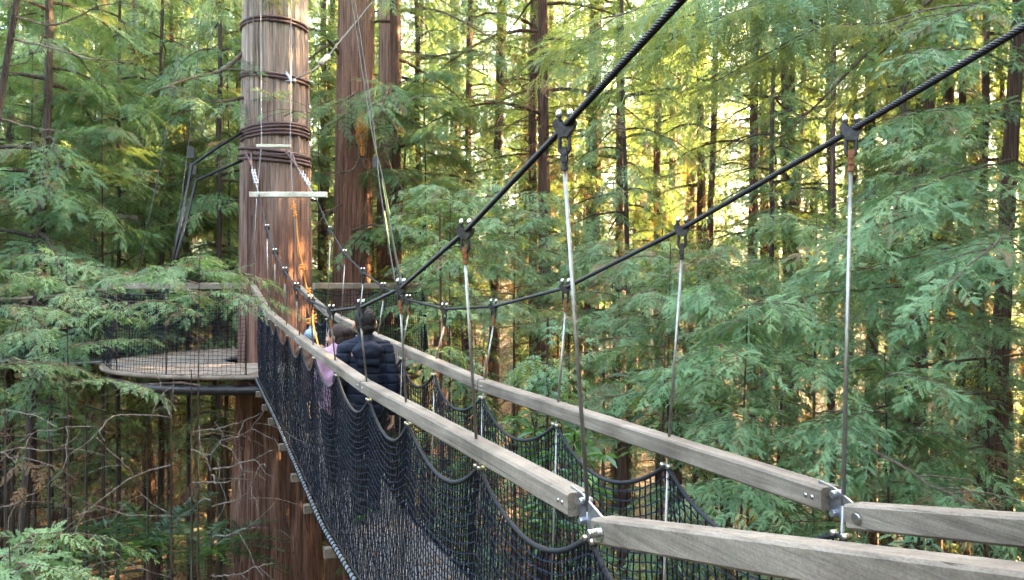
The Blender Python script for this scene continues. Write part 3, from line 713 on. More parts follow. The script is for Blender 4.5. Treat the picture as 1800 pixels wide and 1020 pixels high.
# the same forest goes on around the camera (it shades the bridge)
cnt=0; tries=0
while cnt<105 and tries<20000:
    tries+=1
    x=random.uniform(-34,60); y=random.uniform(-26,42)
    if abs(x)<.74*max(y,0)+4: continue
    
    if x<0 and y>-8 and random.random()<.6: continue
    if math.hypot(x,y)<7 or not free(x,y,2.2) or in_gap(x,y): continue
    add_tree(x,y,random.randrange(3),random.uniform(.9,1.15),'conifer of the wood standing around the near end of the bridge',group='conifers around the near end',far=True); cnt+=1
cnt=0
while cnt<0:
    a_=random.uniform(52,80); c_=random.uniform(-21,12); p=np.array([2.0,34.0])+SUND*a_+np.array([-SUND[1],SUND[0]])*c_
    add_tree(p[0],p[1],random.randrange(3),random.uniform(.8,1.1),'sunlit conifer on the far side of the clearing at right',group='conifers across the clearing',far=True); cnt+=1
cnt=0; tries=0
while cnt<34 and tries<9000:      # unseen conifers added on the sunny side to shade the bridge
    tries+=1; a_=random.uniform(7,36); c_=random.uniform(-9,9); p=np.array([-.5,6.5])+SUND*a_+np.array([-SUND[1],SUND[0]])*c_
    if p[0]<.68*p[1]+2.2 or not free(p[0],p[1],1.7) or in_gap(p[0],p[1]): continue
    add_tree(p[0],p[1],random.randrange(3),random.uniform(.9,1.1),'conifer of the wood standing around the near end of the bridge',group='conifers around the near end',far=True); cnt+=1
for t_,c_ in ((16,-2.2),(18,.6),(20,2.6),(21,-1.6),(23,.8),(25,-2.6)):  # conifers added on the sun's path to shade the strapped redwood
    p=TREE+SUND*t_+np.array([-SUND[1],SUND[0]])*c_
    add_tree(p[0],p[1],random.choice([0,1,4]),random.uniform(.9,1.1),'mid distance conifer of the dense wood right of the bridge',group='right mid conifers')
cnt=0; tries=0; UT=[]
while cnt<80 and tries<9000:      # low young conifers of the forest floor on both sides of the bridge
    tries+=1; y=random.uniform(2,19); x=random.uniform(-14,22)
    if x<1.6-.43*y and y>5: continue
    if abs((x-(1.6-.43*y)))<1.3 or any((x-p)**2+(y-q)**2<2.2 for p,q in UT) or math.hypot(x-TREE[0],y-TREE[1])<2.2: continue
    s_=random.uniform(.24,.36) if y>6 else random.uniform(.22,.30); UT.append((x,y))
    add_tree(x,y,random.choice([3,4,1]),s_,'low young conifer growing on the forest floor below bridge level',group='low young conifers under the bridge',name='young_conifer'); TREES.pop(); cnt+=1
cnt=0; tries=0
while cnt<85 and tries<9000:      # further back the same low growth hides the forest floor
    tries+=1; y=random.uniform(13,40); x=random.uniform(-.68,.68)*y
    if x<-.12*y and y<21: continue
    if 1.0-.43*y<x<2.6-.43*y+1 and y<14: continue
    if any((x-p)**2+(y-q)**2<1.6 for p,q in UT) or math.hypot(x-TREE[0],y-TREE[1])<2.2 or not free(x,y,.7): continue
    UT.append((x,y)); add_tree(x,y,random.choice([3,4,1]),random.uniform(.22,.36),'low young conifer among the trunk bases in the back of the wood',group='low young conifers in the back',name='young_conifer'); TREES.pop(); cnt+=1
cnt=0; tries=0
while cnt<30 and tries<9000:
    tries+=1; y=random.uniform(18.5,37); x=random.uniform(-.67,-.13)*y
    if any((x-p)**2+(y-q)**2<2.5 for p,q in UT) or math.hypot(x-TREE[0],y-TREE[1])<5 or not free(x,y,.8): continue
    UT.append((x,y)); add_tree(x,y,random.choice([3,4,1]),random.uniform(.38,.55),'half grown conifer in the deep shade below and beyond the round platform',group='half grown conifers in the left shade',name='young_conifer'); TREES.pop(); cnt+=1
print('trees',len(TREES))
# far wood closing the horizon: a mass of big sprays
m=MB(); rng=np.random.RandomState(77); N=24000
ang=rng.uniform(-.80,.80,N); d=rng.uniform(74,112,N); T=np.c_[np.sin(ang)*d,np.cos(ang)*d,np.zeros(N)]; T[:,2]=gz(T[:,0],T[:,1])+rng.uniform(0,1,N)**.8*30
Rm=np.array([frame_from([math.cos(a),math.sin(a),rng.uniform(-.5,.2)])*rng.uniform(1.1,2.2) for a in rng.uniform(0,6.28,N)])
place(m,BR_F[0],Rm,T,.5+rng.normal(0,.2,N))
tag(m.build('far_forest',M['leafdark'],None,tone=True),kind='stuff')

# unseen ring of wood added to block horizon skylight, open only towards the sun
m=MB(); N=42000; ang=rng.uniform(.62,2*math.pi-.62,N); ang=ang[np.abs(ang-SUNAZ)>R(20)]; N=len(ang); d=rng.uniform(44,66,N); T=np.c_[np.sin(ang)*d,np.cos(ang)*d,np.zeros(N)]; T[:,2]=gz(T[:,0],T[:,1])+rng.uniform(0,1,N)*25
Rm=np.array([frame_from([math.cos(a),math.sin(a),rng.uniform(-.6,.2)])*rng.uniform(3.5,7) for a in rng.uniform(0,6.28,N)])
place(m,SP_F[0],Rm,T,.5+rng.normal(0,.2,N))
tag(m.build('surrounding_forest',M['leafdark'],None,tone=True),kind='stuff')

# ------------------------------------------------------------------ named big trunks
def big_redwood(name,pts,rad,label,mat,seed,sides=72,crown=True,n=120,fur=.045):
    rng=np.random.RandomState(seed); pts=resample(pts,.16); n=len(pts)
    # furrowed bark: ridges that wander and fork along the height
    a=np.arange(sides)*2*math.pi/sides; z=pts[:,2]
    dis=np.zeros((n,sides))
    for k,(fr,am) in enumerate([(7,.5),(13,.8),(19,1.0),(27,.7)]):
        ph=np.cumsum(rng.normal(0,.16,n)); dis+=am*np.abs(np.sin(.5*fr*a[None,:]+ph[:,None]+k))*.5
    dis=dis-dis.mean(); q=rng.normal(0,1,(n+24,sides)); kk=np.ones(25)/25; q=np.stack([np.convolve(q[:,j],kk,'valid') for j in range(sides)],1); q/=q.std(); dis=dis*.75+np.clip(q,-1.6,2.2)*.30+np.where(q>1.7,.35,0); md=lambda n_,s_: 1+fur*dis+.02*np.sin(3*a+1)[None,:]
    base=thing(name,pts[0],label,'tree')
    m=MB(); tube(m,pts,rad(pts[:,2]),sides,True,mod=md); tr=m.build('trunk',mat,base,smooth=True)
    return base,pts,rng
z=np.linspace(-10,34,40); pts=np.c_[np.full(40,TREE[0]),np.full(40,TREE[1]),z]
tA,ptsA,rngA=big_redwood('redwood_tree',pts,trad,'big red-brown redwood wrapped in maroon straps rising through the round platform',M['redwood'],5,150,fur=.06)
pB=np.array([at(628,-900,19.5),at(627,0,19.5),at(624,240,19.5),at(618,470,19.5),at(614,900,19.5),at(612,1250,19.5)])[::-1]
tB,ptsB,rngB=big_redwood('redwood_tree',pB,lambda z:np.interp(z,[-10,0,6.8,20],[.56,.455,.43,.3]),'dark second redwood behind the strapped one with tangled bare branches and an orange bark scar',M['redwood2'],6,96,fur=.06)
pC=np.array([at(690,-900,22.5),at(686,0,22.5),at(684,300,22.5),at(682,600,22.5),at(680,1200,22.5)])[::-1]
tC,ptsC,rngC=big_redwood('redwood_tree',pC,lambda z:np.interp(z,[-10,0,7,20],[.42,.34,.31,.2]),'greyer redwood trunk close behind the right side of the dark second redwood',M['redwood2'],7,48)
# orange sun patch on the second redwood, sunlight painted as bark colour
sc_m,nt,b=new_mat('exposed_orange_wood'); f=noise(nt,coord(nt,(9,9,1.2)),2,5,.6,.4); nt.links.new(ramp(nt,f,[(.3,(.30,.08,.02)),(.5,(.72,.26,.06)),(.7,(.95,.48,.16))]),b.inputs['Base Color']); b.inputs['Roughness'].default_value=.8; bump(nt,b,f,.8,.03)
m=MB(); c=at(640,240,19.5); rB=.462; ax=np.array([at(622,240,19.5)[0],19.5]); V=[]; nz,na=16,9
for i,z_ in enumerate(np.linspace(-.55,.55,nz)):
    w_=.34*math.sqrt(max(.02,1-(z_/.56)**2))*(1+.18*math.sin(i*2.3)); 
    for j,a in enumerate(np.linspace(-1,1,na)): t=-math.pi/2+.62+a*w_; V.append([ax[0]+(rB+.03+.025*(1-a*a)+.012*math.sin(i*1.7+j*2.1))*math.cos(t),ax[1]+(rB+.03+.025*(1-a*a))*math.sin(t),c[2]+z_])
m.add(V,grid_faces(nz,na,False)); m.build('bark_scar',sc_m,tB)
def branches_on(base,pts,specs,rng,tpls,leaf='leafdark',wood='twig',step=.3,wr=.03):
    """specs: list of (list of world points, has leaves)"""
    lw=MB(); lf=MB()
    for p,leafy,r0 in specs:
        q=smooth_path(p,14); tube(lw,q,np.linspace(r0,.006,14),6,False)
        if leafy: foliate(lf,q,tpls,rng,step,leafy,.15)
        for k in range(3):
            i=rng.randint(3,12); s=limb_path(q[i],rng.uniform(0,6.28),rng.uniform(.4,1.1),.1,.4,rng,6,.07); tube(lw,s,np.linspace(r0*.35,.004,6),4,False)
            if leafy and rng.rand()<.7: foliate(lf,s,tpls,rng,step,leafy*.8,.3)
    lw.build('branches',M[wood],base)
    if lf.n: lf.build('crown',M[leaf],base,tone=True)
mid=lambda x,y,Z:at(x,y,Z)
branches_on(tB,ptsB,[([mid(600,100,19.4),mid(560,55,18.6),mid(500,60,17.8),mid(430,75,17)],1.0,.05),([mid(600,70,19.3),mid(570,85,18.9),mid(540,110,18.5),mid(480,170,18)],0,.05),
  ([mid(640,180,19),mid(690,190,18.4),mid(740,170,18),mid(800,175,17.6)],.9,.035),([mid(650,195,19),mid(672,240,18.5),mid(690,300,18.2),mid(720,350,18)],0,.03),([mid(622,240,18.9),mid(632,275,18.6),mid(618,300,18.4),mid(575,305,18.2),mid(540,300,18)],0,.04),
  ([mid(635,235,18.9),mid(645,262,18.6),mid(640,290,18.5),mid(668,315,18.3),mid(690,340,18)],0,.032),([mid(600,360,19),mid(570,380,18.6),mid(545,420,18.3),mid(540,440,18)],0,.035),
  ([mid(640,185,18.9),mid(610,200,18.3),mid(590,215,18),mid(560,230,17.6)],.9,.03),([mid(650,170,19),mid(690,215,18.3),mid(705,250,18)],.9,.03),([mid(630,160,19),mid(600,180,18.3),mid(550,190,17.8)],.9,.03),
  ([mid(620,405,19),mid(660,395,18.6),mid(690,410,18.3)],0,.03)],rngB,BR_M)
branches_on(tC,ptsC,[([mid(700,90,22),mid(760,100,21),mid(830,90,20),mid(900,110,19)],1.1,.05),([mid(700,20,22),mid(770,20,21),mid(850,60,20),mid(880,80,19.6)],.9,.05),([mid(700,290,22),mid(750,340,21),mid(800,370,20.3)],1.0,.04),([mid(700,200,22),mid(760,240,21),mid(830,300,20)],1.1,.04)],rngC,BR_M)
sp=[]
for (x,y,Z) in ((545,-60,13.6),(420,-80,13.5),(440,-200,13)):
    sp.append(([mid(x,y,Z),mid(x-70,y-20,Z-.8),mid(x-160,y+40,Z-1.5)],1.0,.04))
sp.append(([mid(428,95,13.8),mid(390,125,13.2),mid(330,140,12.8),mid(250,170,12.4)],.8,.04)); sp.append(([mid(430,172,13.7),mid(380,180,13.1),mid(300,170,12.6)],.8,.03)); sp.append(([mid(490,175,13.4),mid(470,165,13.2),mid(455,158,13.0)],.45,.012))
sp.append(([mid(500,205,13.4),mid(520,196,13.25),mid(536,200,13.1)],.45,.012))
for k in range(26):       # canopy of the strapped tree above the frame
    zz=9+k*.85; sp.append(([np.array([TREE[0],TREE[1],zz]),np.array([TREE[0],TREE[1],zz])+np.array([math.cos(k*2.4),math.sin(k*2.4),.1])*1.6,np.array([TREE[0],TREE[1],zz])+np.array([math.cos(k*2.4),math.sin(k*2.4),-.1])*3.3],1.1,.05))
branches_on(tA,ptsA,sp,rngA,BR_M)
# ------------------------------------------------------------------ trees close to the bridge
def near_tree(name,trunk,rad,label,group,specs,seed,wood='bark',leaf='leafnear',tpls=None,step=.20,twigs=0,tw_wood='twig',tone=.5,sides=14,base=1.1):
    rng=np.random.RandomState(seed); tpls=tpls or BR_S
    tp=resample(smooth_path(trunk,40),.22); base_o=thing(name,tp[0],label,'tree',group)
    m=MB(); n=len(tp); h=np.linspace(0,1,n); md=lambda a,b:1+.07*rng.normal(0,1,(1,b))+.04*rng.normal(0,1,(a,b))
    tube(m,tp,rad*(1-.93*h**1.3)+.002,sides,True,mod=md); m.build('trunk',M[wood],base_o,smooth=False)
    lw=MB(); lf=MB()
    for p,sc_,r0 in specs:
        q=smooth_path(p,16); q=q+rng.normal(0,.006,q.shape); tube(lw,q,np.linspace(r0,.0035,16),5,False)
        if sc_: foliate(lf,q,tpls,rng,step*sc_,sc_*1.05,.12,tone0=tone,jit=.42,tonev=.3)
        for k in range(5 if sc_ else 2):
            i=rng.randint(3,14); tg=norm(q[i+1]-q[i]); az=math.atan2(tg[1],tg[0])+rng.choice([-1,1])*rng.uniform(.5,1.1)
            s=limb_path(q[i],az,rng.uniform(.25,.7),rng.uniform(-.1,.2),.35,rng,6,.08); tube(lw,s,np.linspace(r0*.4,.002,6),4,False)
            if sc_ and rng.rand()<.8: foliate(lf,s,tpls,rng,step*sc_,sc_*.75,.2,tone0=tone)
    for k in range(twigs):
        i=rng.randint(2,n-2); s=limb_path(tp[i],rng.uniform(0,6.28),rng.uniform(.4,1.3),rng.uniform(-.1,.3),.5,rng,7,.08); tube(lw,s,np.linspace(.007,.0025,7),4,False)
    lw.build('branches',M[tw_wood],base_o)
    if lf.n: lf.build('crown',M[leaf],base_o,tone=True)
    return base_o
SP_L=[spray(.44,22,.075,.013,66,.35,80+i,.12) for i in range(3)]
BR_L=[branchlet(.66,5,SP_L[i%3],84+i,fill=.8,droop=.5) for i in range(4)]
BR_NS=[branchlet(.60,5,SP_N[i%3],90+i,fill=.72,droop=.25) for i in range(5)]
def T(l): return [at(*p) for p in l]
# right: dark shaggy trunk with wide flat sprays
sp=[(T([(1790,-120,8.6),(1635,0,8.2),(1500,115,7.8),(1415,205,7.5),(1300,300,7.2)]),0,.030)]
for l,s in [([(1775,330,8.4),(1690,350,7.6),(1580,385,7.0),(1470,430,6.5)],.9),([(1780,280,8.4),(1700,300,7.4),(1610,330,6.6),(1540,370,6.2)],.9),([(1770,400,8.4),(1690,430,7.8),(1590,455,7.2),(1500,490,6.8)],.9),
  ([(1765,470,8.4),(1640,498,7.6),(1480,512,7.0),(1300,540,6.6)],.85),([(1770,420,8.4),(1800,440,7.4),(1840,470,6.4)],.9),([(1790,380,8),(1760,420,6.6),(1700,470,5.8),(1650,520,5.5)],.85),
  ([(1760,690,8.4),(1640,700,7.6),(1500,730,7.0),(1370,770,6.6)],.8),([(1760,780,8.4),(1650,800,7.6),(1560,830,7),(1460,850,6.6)],.8),([(1785,200,8.4),(1700,190,7.6),(1610,200,7),(1540,215,6.8)],.9),
  ([(1785,120,8.4),(1720,90,7.8),(1640,90,7.2),(1560,105,6.9)],.9),([(1790,20,8.5),(1720,10,7.6),(1640,40,7)],.9),([(1770,560,8.4),(1700,560,7.5),(1620,570,6.8)],.75)]: sp.append((T(l),s,.014))
sp.append((T([(1990,590,8.9),(1800,622,8.2),(1640,640,7.6),(1500,652,7.1),(1345,657,6.8)]),0,.020)); sp.append((T([(1470,755,6.2),(1560,805,6),(1650,860,5.8),(1730,905,5.6)]),.5,.016)); sp.append((T([(1760,690,8.4),(1680,690,7.8),(1590,685,7.4)]),0,.012))
near_tree('redwood_tree',T([(1758,1850,8.6),(1756,1000,8.6),(1756,800,8.6),(1760,600,8.6),(1772,330,8.6),(1790,0,8.6),(1810,-500,8.7),(1830,-1400,9)]),.105,'shaggy dark redwood at the right edge with wide layered blue-green sprays','near',sp,301,'barkr',tpls=BR_NS,step=.27,twigs=14,base=1)
# upper right: fronds hanging in from above
sp=[]
for l,s in [([(2020,-260,9.5),(1500,-60,8.6),(1330,10,7.9),(1200,60,7.4),(1120,110,7.1)],1.25),([(2020,-260,9.5),(1560,-40,8.8),(1440,50,8.1),(1330,110,7.6),(1230,160,7.3)],1.2),([(2020,-260,9.5),(1450,-110,8.6),(1260,-20,7.8),(1110,20,7.2),(1040,60,7)],1.25),([(2020,-260,9.5),(1640,-40,8.9),(1580,60,8.5),(1500,140,8.2)],1.1),
   ([(2020,-300,9.5),(1550,-120,8.9),(1420,-30,8.4),(1390,60,8)],1.2)]: sp.append((T(l),s,.022))
TOPT=near_tree('redwood_tree',T([(2020,2200,9.5),(2020,900,9.5),(2020,200,9.5),(2022,-600,9.5),(2025,-1800,9.6)]),.085,'slim redwood whose long feathery fronds hang over the upper right corner','near',sp,302,'bark',leaf='leaflight',tpls=BR_L,twigs=6)
SP_X=[spray(.95,30,.115,.0125,70,.45,110+i,.08) for i in range(3)]; SP_Y=[spray(.30,20,.05,.009,70,.4,120+i,.1) for i in range(3)]
rng=np.random.RandomState(55); lf=MB(); st=MB()
for pth in ([(1980,-150,9.4),(1600,-90,8),(1400,-60,7.4),(1250,-30,7.1)],[(1980,-150,9.4),(1500,-120,7.8),(1300,-50,7.2),(1150,-10,7.0)],[(1980,-150,9.4),(1600,-110,7.9),(1450,-50,7.3),(1330,10,7.1)]):
    q=smooth_path(T(pth),24); tube(st,q,np.linspace(.022,.006,24),5,False); K=[];P=[]
    for x in range(9,24):
        for sd in (-1,1):
            d=norm(q[x]-q[x-1]) if x else norm(q[1]-q[0]); Rm=frame_from(d)@rotz(sd*R(48+rng.normal(0,10)))@roty(.42+rng.normal(0,.12))@rotx(rng.normal(0,.35)); K.append(Rm*rng.uniform(.6,1.0)); P.append(q[x])
    for b in range(3): place(lf,SP_X[b],np.array(K[b::3]),np.array(P[b::3]),.65+rng.normal(0,.2,len(K[b::3])))
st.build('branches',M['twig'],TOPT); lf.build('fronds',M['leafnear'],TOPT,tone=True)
lf=MB(); st=MB()
for pth in ([(1990,20,9.4),(1700,10,8.0),(1545,42,7.4),(1440,50,7.3),(1330,105,7.2),(1212,168,7.1)],[(1440,50,7.3),(1400,20,7.2),(1340,10,7.1),(1280,25,7.0)]):
    q=smooth_path(T(pth),60); tube(st,q,np.linspace(.016,.003,60),5,False); K=[];P=[]
    for x in range(14,60):
        for sd in (-1,1):
            d=norm(q[x]-q[x-1]); Rm=frame_from(d)@rotz(sd*R(58+rng.normal(0,10)))@roty(.35+rng.normal(0,.15))@rotx(rng.normal(0,.3)); K.append(Rm*rng.uniform(.6,1.15)); P.append(q[x])
    for b in range(3): place(lf,SP_Y[b],np.array(K[b::3]),np.array(P[b::3]),.75+rng.normal(0,.2,len(K[b::3])))
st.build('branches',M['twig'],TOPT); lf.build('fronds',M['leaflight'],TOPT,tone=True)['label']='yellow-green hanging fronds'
# right middle saplings
def sapling(px,Y,ytop,label,seed,leaf='leafnear',r=.028,L=1.1,y0=None,n=26,bare_below=1000,wood='bark',sc_=.8,group='saplings beside the bridge',tw=10,tpls=None):
    rng=np.random.RandomState(seed); o=at(px,ytop,Y); g=float(gz(o[0],o[1])); top=o[2]
    H=top-g; tr=[[o[0]+rng.normal(0,.05),o[1]+rng.normal(0,.05),g-.1],[o[0],o[1],g+H*.4],[o[0]+rng.normal(0,.03),o[1],g+H*.75],[o[0]+rng.normal(0,.03),o[1],top]]
    sp=[]; zb=at(0,bare_below,Y)[2]; az=rng.uniform(0,6)
    for k in range(n):
        f=(k+.5)/n; z=top-.02-(top-zb)*f**1.25; az+=2.4+rng.normal(0,.3); l=L*(.25+.75*f**.7)*rng.uniform(.7,1.2)
        p=limb_path([o[0],o[1],z],az,l,rng.uniform(.15,.35),rng.uniform(.1,.4),rng,5,.05); sp.append((p,sc_*rng.uniform(.8,1.1),.004+.006*l))
    return near_tree('sapling_tree',tr,r,label,group,sp,seed,wood,leaf,twigs=tw,step=.19,tpls=tpls)
sapling(1305,6.8,500,'thin sapling with layered green sprays just beyond the right handrail joint',311,L=1.25,n=16,bare_below=1150,tpls=BR_NS,sc_=.7)
sapling(1180,9.0,430,'young conifer filling the gap behind the middle hanger rods on the right',312,L=1.5,n=15,bare_below=800)
sapling(1430,8.5,380,'bushy young conifer behind the tallest right hand hanger rod',313,L=1.6,n=13,bare_below=740,tpls=BR_NS,sc_=.75)
sapling(1560,6.6,620,'low sapling with drooping sprays above the right end of the rail',314,L=1.3,n=14,bare_below=1200,tpls=BR_NS,sc_=.7)
sapling(1090,12.5,420,'slender young conifer between the twin cables and the lit wood',315,L=1.7,n=18,bare_below=680)
sapling(905,14,330,'young conifer behind the second hanger clamp of the near cable',316,L=1.9,n=22,bare_below=580,r=.04)
sapling(790,12.5,330,'young conifer to the right of the dark second redwood',317,L=1.5,n=18,bare_below=560,r=.035)
sapling(1260,13,430,'taller young conifer behind the right hand cable midway up',318,L=1.9,n=22,bare_below=620,r=.04)
sapling(1620,12,240,'young conifer in the upper right behind the steep cable',319,L=1.9,n=24,bare_below=580,r=.04)
sapling(1730,10,560,'low young conifer behind the shaggy right edge trunk',320,L=1.5,n=16,bare_below=900)
sapling(1000,17,430,'tall thin conifer rising behind the nearest left clamp',321,L=2.0,n=26,bare_below=600,r=.05)
# left
sapling(346,8.2,448,'small sapling with flat green sprays in front of the round platform',331,L=1.15,n=7,bare_below=560,r=.020,sc_=.5,tw=5)
sapling(118,9.5,440,'bushy sapling hiding the left hand bridge railing',332,L=1.25,n=9,bare_below=690,r=.026,sc_=.45,tw=8)
sapling(-30,8.0,420,'sapling at the left edge with drooping blue-green sprays',333,L=1.3,n=9,bare_below=700,r=.03,sc_=.5)
sapling(20,4.2,955,'bright green feathery sapling top in the bottom left corner',334,L=.5,n=12,bare_below=1200,r=.012,sc_=.55,tw=0)
for i,(px,Y,yt) in enumerate(((60,17,60),(180,15.5,140),(255,21,20),(330,18,150),(120,22,-60),(398,19,40),(20,19,-20),(560,21,120),(745,19,120),(225,27,-80))):
    sapling(px,Y,yt,'feathery young conifer of the dim understorey left of the strapped redwood' if i<7 or i==9 else 'young conifer showing between the big redwood trunks',340+i,leaf='leafdark',L=2.0,n=17,bare_below=640,r=.05,sc_=.9,group='understorey conifers on the left' if i<7 or i==9 else 'conifers between the redwoods',tw=14,tpls=BR_M)
# leaning pale trunk, top left
near_tree('conifer_tree',T([(-70,1700,9),(-40,700,9),(-8,260,9),(10,130,9),(32,0,9),(80,-300,9.2),(140,-900,9.6)]),.062,'leaning bare grey trunk cutting the top left corner','near',
  [(T([(26,30,9),(100,45,8.9),(180,12,8.7),(240,5,8.5)]),.0,.014),(T([(22,70,9),(90,85,8.8),(160,105,8.6),(235,108,8.4)]),0,.016),(T([(12,120,9),(60,100,9),(90,30,9)]),0,.008),(T([(5,210,9),(60,225,8.9),(120,232,8.7)]),0,.012),(T([(80,-300,9.2),(0,-150,8.8),(-60,-40,8.4)]),.9,.02),(T([(90,-330,9.2),(170,-160,8.8),(230,-60,8.4),(260,-10,8.2)]),.9,.02)],335,'bark',twigs=5)
# bare twiggy stems, bottom left
def bare(px,Y,ytop,r,label,lines,seed,lean=0):
    o=at(px,ytop,Y); g=float(gz(o[0],o[1])); tr=[[o[0]+lean,o[1],g-.1],[o[0]+lean*.4,o[1],g*.5+o[2]*.5],[o[0],o[1],o[2]]]
    return near_tree('bare_sapling',tr,r,label,'bare twiggy stems at lower left',[(T([(x,y,Y+dz) for x,y,dz in l]),0,.007) for l in lines],seed,'bark',twigs=2,tw_wood='paletwig')
bare(300,7.4,690,.026,'thin bare stem with long pale curved twigs reaching left below the platform',[
 [(300,733,0),(233,730,-.2),(200,733,-.3),(173,757,-.4),(147,783,-.5),(113,808,-.6)],[(300,905,0),(267,887,-.1),(240,860,-.2),(227,827,-.3),(200,800,-.4),(168,768,-.5)],
 [(300,907,0),(233,907,-.2),(180,893,-.3),(133,877,-.5),(93,850,-.6)],[(300,733,0),(290,707,.1),(283,680,.1),(270,640,.2)],[(300,1018,0),(233,997,-.2),(193,967,-.3)],[(300,735,0),(303,700,-.1),(304,650,-.1)]],351)
bare(336,8.0,650,.034,'grey bare stem between the thin stem and the redwood foot',[[(336,790,0),(370,800,-.2),(383,777,-.3),(433,760,-.5),(463,723,-.6)],[(336,760,0),(400,750,-.3),(460,725,-.5)],[(336,850,0),(410,845,-.3),(440,820,-.4)]],352)
bare(370,7.0,745,.013,'forked pale dead sapling leaning in front of the redwood foot',[[(370,827,0),(417,817,-.1),(480,793,-.3)],[(372,945,0),(417,937,-.1),(450,915,-.2),(480,887,-.3)],[(370,827,0),(353,787,0),(350,747,.1)],[(370,800,0),(390,770,0),(376,740,0)],[(372,1015,0),(417,1010,-.1),(480,990,-.2)],[(370,890,0),(430,870,-.2),(455,820,-.3),(470,820,-.4)],[(371,835,0),(382,850,-.1),(384,805,-.1)]],353)
bare(-60,7.2,760,.02,'stem just outside the left edge with pale forked twigs',[[(-60,905,0),(0,893,-.1),(40,877,-.2),(83,853,-.3),(103,833,-.3)],[(-60,850,0),(13,800,-.2),(46,768,-.3),(80,757,-.4),(160,750,-.5)],[(-60,780,0),(0,795,-.2),(30,815,-.3)],[(-60,830,0),(20,790,-.1),(100,790,-.2),(140,760,-.3)],[(-60,720,0),(40,725,-.1),(97,750,-.2)]],354)
bare(8,10,640,.045,'bare trunk at the left edge rising from the dim forest floor',[],355); bare(85,12,690,.05,'bare trunk left of the pale curved twigs on the forest floor',[],356); bare(150,14,690,.05,'bare trunk behind the pale curved twigs deep in shade',[],357); bare(205,15,690,.06,'bare trunk in deep shade directly beneath the platform edge',[],358); bare(258,13,700,.04,'slim bare trunk in shade under the round platform',[],359); bare(112,18,680,.08,'thicker bare trunk standing further back in the dim lower left',[],360); bare(395,16,690,.07,'bare trunk in shade just left of the big redwood foot',[],361)
# ------------------------------------------------------------------ ferns, shrubs, ground cover
FR=[spray(1.25,20,.20,.045,74,.55,70+i,.1) for i in range(2)]
def fern(x,y,z,n,s,label,group,trunk_h=0,seed=0,cat='fern',name='fern'):
    rng=np.random.RandomState(seed); g=float(gz(x,y)) if z is None else z
    o=thing(name,(x,y,g),label,cat,group); m=MB(); top=np.array([x,y,g+trunk_h])
    if trunk_h: t=MB(); tube(t,np.array([[x,y,g-.2],[x+.05,y,g+trunk_h*.5],[x,y,g+trunk_h]]),[.11*s,.09*s,.08*s],10); t.build('trunk',M['barkr'],o)
    Rm=[];P=[]
    for k in range(n):
        a=k*2.4+rng.normal(0,.2); e=rng.uniform(-.75,-.15); Rm.append(rotz(a)@roty(e)@rotx(rng.normal(0,.2))*s*rng.uniform(.8,1.15)); P.append(top)
    for b in range(2): place(m,FR[b],np.array(Rm[b::2]),np.array(P[b::2]),.5+rng.normal(0,.15,len(Rm[b::2])))
    c=m.build('fronds',M['fern'],o,tone=True); return o
def fern_at(px,py,Y,s,label,seed):
    p=at(px,py,Y); g=float(gz(p[0],p[1])); fern(p[0],p[1],None,14,s,label,'tree ferns',max(.3,p[2]-g),seed,'tree fern','tree_fern')
fern_at(1095,775,11,1.0,'green tree fern below the right handrail beside a thin trunk',1); fern_at(1185,715,10,1.1,'pale green tree fern with a broad flat crown behind the right rail',2); fern_at(265,958,13,1.2,'tree fern in the shade of the lower left forest floor',3); fern_at(1275,720,13,1.2,'tree fern deeper in the wood right of the pale one',4)
fern_at(180,985,17,1.2,'far tree fern low in the left shade',5); fern_at(1640,830,13,1.3,'tree fern low behind the shaggy right edge trunk',6); fern_at(360,975,12,1.0,'tree fern beside the foot of the big redwood',7)
src=None; rngf=random.Random(5)
for i in range(70):
    Y=rngf.uniform(17,40); x=rngf.uniform(-.68,.68)*Y
    if src is None: src=fern(x,Y,None,12,.9,'ground fern growing from the leaf litter between the trunks','ground ferns',0,99); continue
    c=src.copy(); COL.objects.link(c); c.location=(x,Y,float(gz(x,Y))); c.rotation_euler.z=rngf.uniform(0,6.28); k=rngf.uniform(.7,1.5); c.scale=(k,k,k)
    for ch in src.children:
        d=ch.copy(); COL.objects.link(d); d.parent=c
m=MB(); rng=np.random.RandomState(88); N=9000; d=rng.uniform(6,60,N); u=rng.uniform(-.72,.72,N); P=np.c_[u*d,d,np.zeros(N)]; P[:,2]=gz(P[:,0],P[:,1])+rng.uniform(-.05,.35,N)
keep=np.sin(P[:,0]*.7+1.3*np.sin(P[:,1]*.5))+rng.normal(0,.6,N)>-.1; P=P[keep]; N=len(P)
place(m,FR[0],np.array([rotz(a)@roty(-e)*k for a,e,k in zip(rng.uniform(0,6.28,N),rng.uniform(.1,.7,N),rng.uniform(.25,.6,N))]),P,.4+rng.normal(0,.2,N))
tag(m.build('undergrowth',M['fern'],None,tone=True),kind='stuff')
